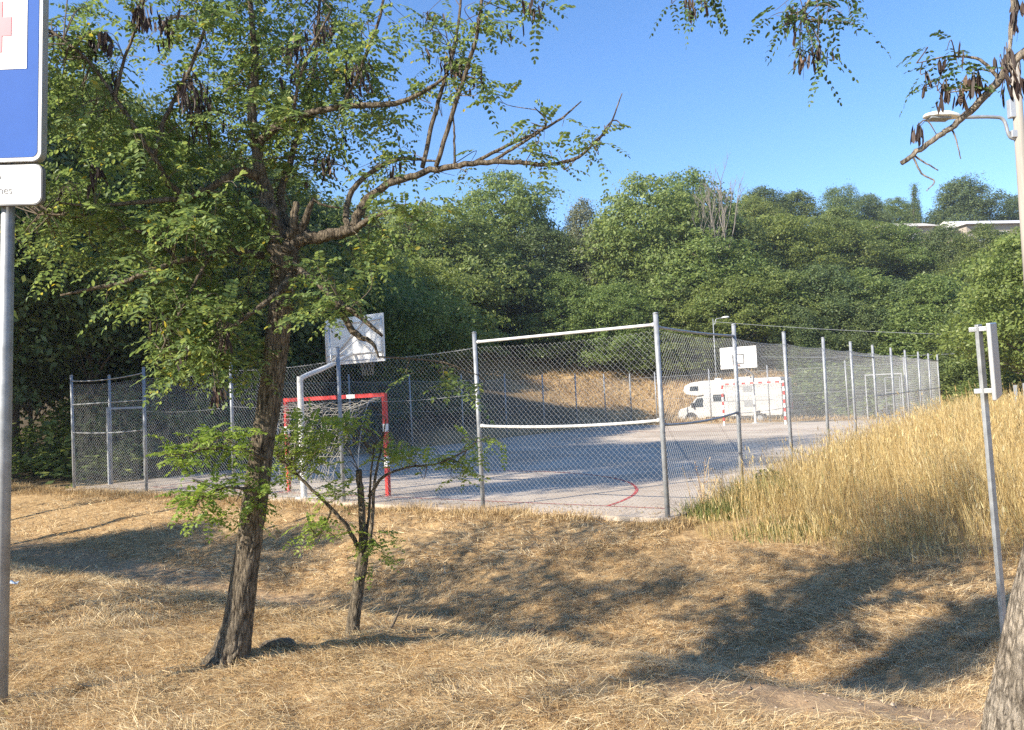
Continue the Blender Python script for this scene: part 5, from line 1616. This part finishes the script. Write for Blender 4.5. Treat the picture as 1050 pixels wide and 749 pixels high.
# pebbles and dead leaflets on the bare soil
r = np.random.default_rng(55); gv = MB(); n = 9000
Y = r.uniform(3.6, 12, n); X = r.uniform(-0.7, 0.7, n) * Y
kp = r.uniform(0, 1, n) < dirt_mask(X, Y) * 0.55 + 0.01
for x_, y_ in zip(X[kp], Y[kp]):
    s_ = r.uniform(0.004, 0.013) * (1.8 if r.uniform() < 0.08 else 1); z_ = gz(x_, y_)
    p_ = nrm(r.normal(size=(6, 3))) * 0.25 + np.array([[1, 0, 0], [0, 1, 0], [-1, 0, 0], [0, -1, 0], [0, 0, .7], [0, 0, -.5]])
    gv.add(p_ * s_ + [x_, y_, z_ + s_ * 0.2], None, [(0, 1, 4), (1, 2, 4), (2, 3, 4), (3, 0, 4), (1, 0, 5), (2, 1, 5), (3, 2, 5), (0, 3, 5)])
tag(gv.build("pebbles", strawmat("pebble", [(0, (0.14, 0.09, 0.06)), (0.7, (0.32, 0.23, 0.15)), (1, (0.42, 0.34, 0.26))], 0.0)), kind="stuff")
n = 2600; lt = MB()
u_ = r.uniform(0, CW, n); v_ = np.abs(r.normal(0, 0.5, n)) + 0.1; X = CX + uX * u_ + vX * v_; Y = CY + uY * u_ + vY * v_; Z = np.full(n, 0.012)
n2_ = 2200; X2 = r.normal(-0.8, 2.0, n2_); Y2 = np.abs(r.normal(5.8, 1.8, n2_)) + 1.5; Z2 = ground(X2, Y2) + 0.025
P = np.concatenate([np.stack([X, Y, Z], -1), np.stack([X2, Y2, Z2], -1)])
v, q = leaf_quads(P, nrm(np.array([0, 0, 1.0]) + r.normal(0, 0.35, P.shape)), 0.017, r, 0.45); lt.add(v, q)
tag(lt.build("leaf_litter", strawmat("dead_leaf", [(0, (0.10, 0.06, 0.03)), (0.6, (0.28, 0.18, 0.07)), (1, (0.42, 0.34, 0.12))], 0.1)), kind="stuff")

# ------------------------------------------------------------------ the air: a thin even haze over the whole place
mh = bpy.data.materials.new("thin_haze"); mh.use_nodes = True; t = mh.node_tree; t.nodes.clear()
out = t.nodes.new("ShaderNodeOutputMaterial"); pv = t.nodes.new("ShaderNodeVolumePrincipled")
pv.inputs["Color"].default_value = (0.85, 0.92, 1.0, 1); pv.inputs["Density"].default_value = HAZE; pv.inputs["Anisotropy"].default_value = 0.3
t.links.new(pv.outputs[0], out.inputs["Volume"])
zmin = float(ZZ.min()) - 1.0
mb = MB(); mb.box((0, 250, (zmin + 64) / 2), (810, 750, 64 - zmin))
tag(mb.build("haze", mh), kind="stuff")
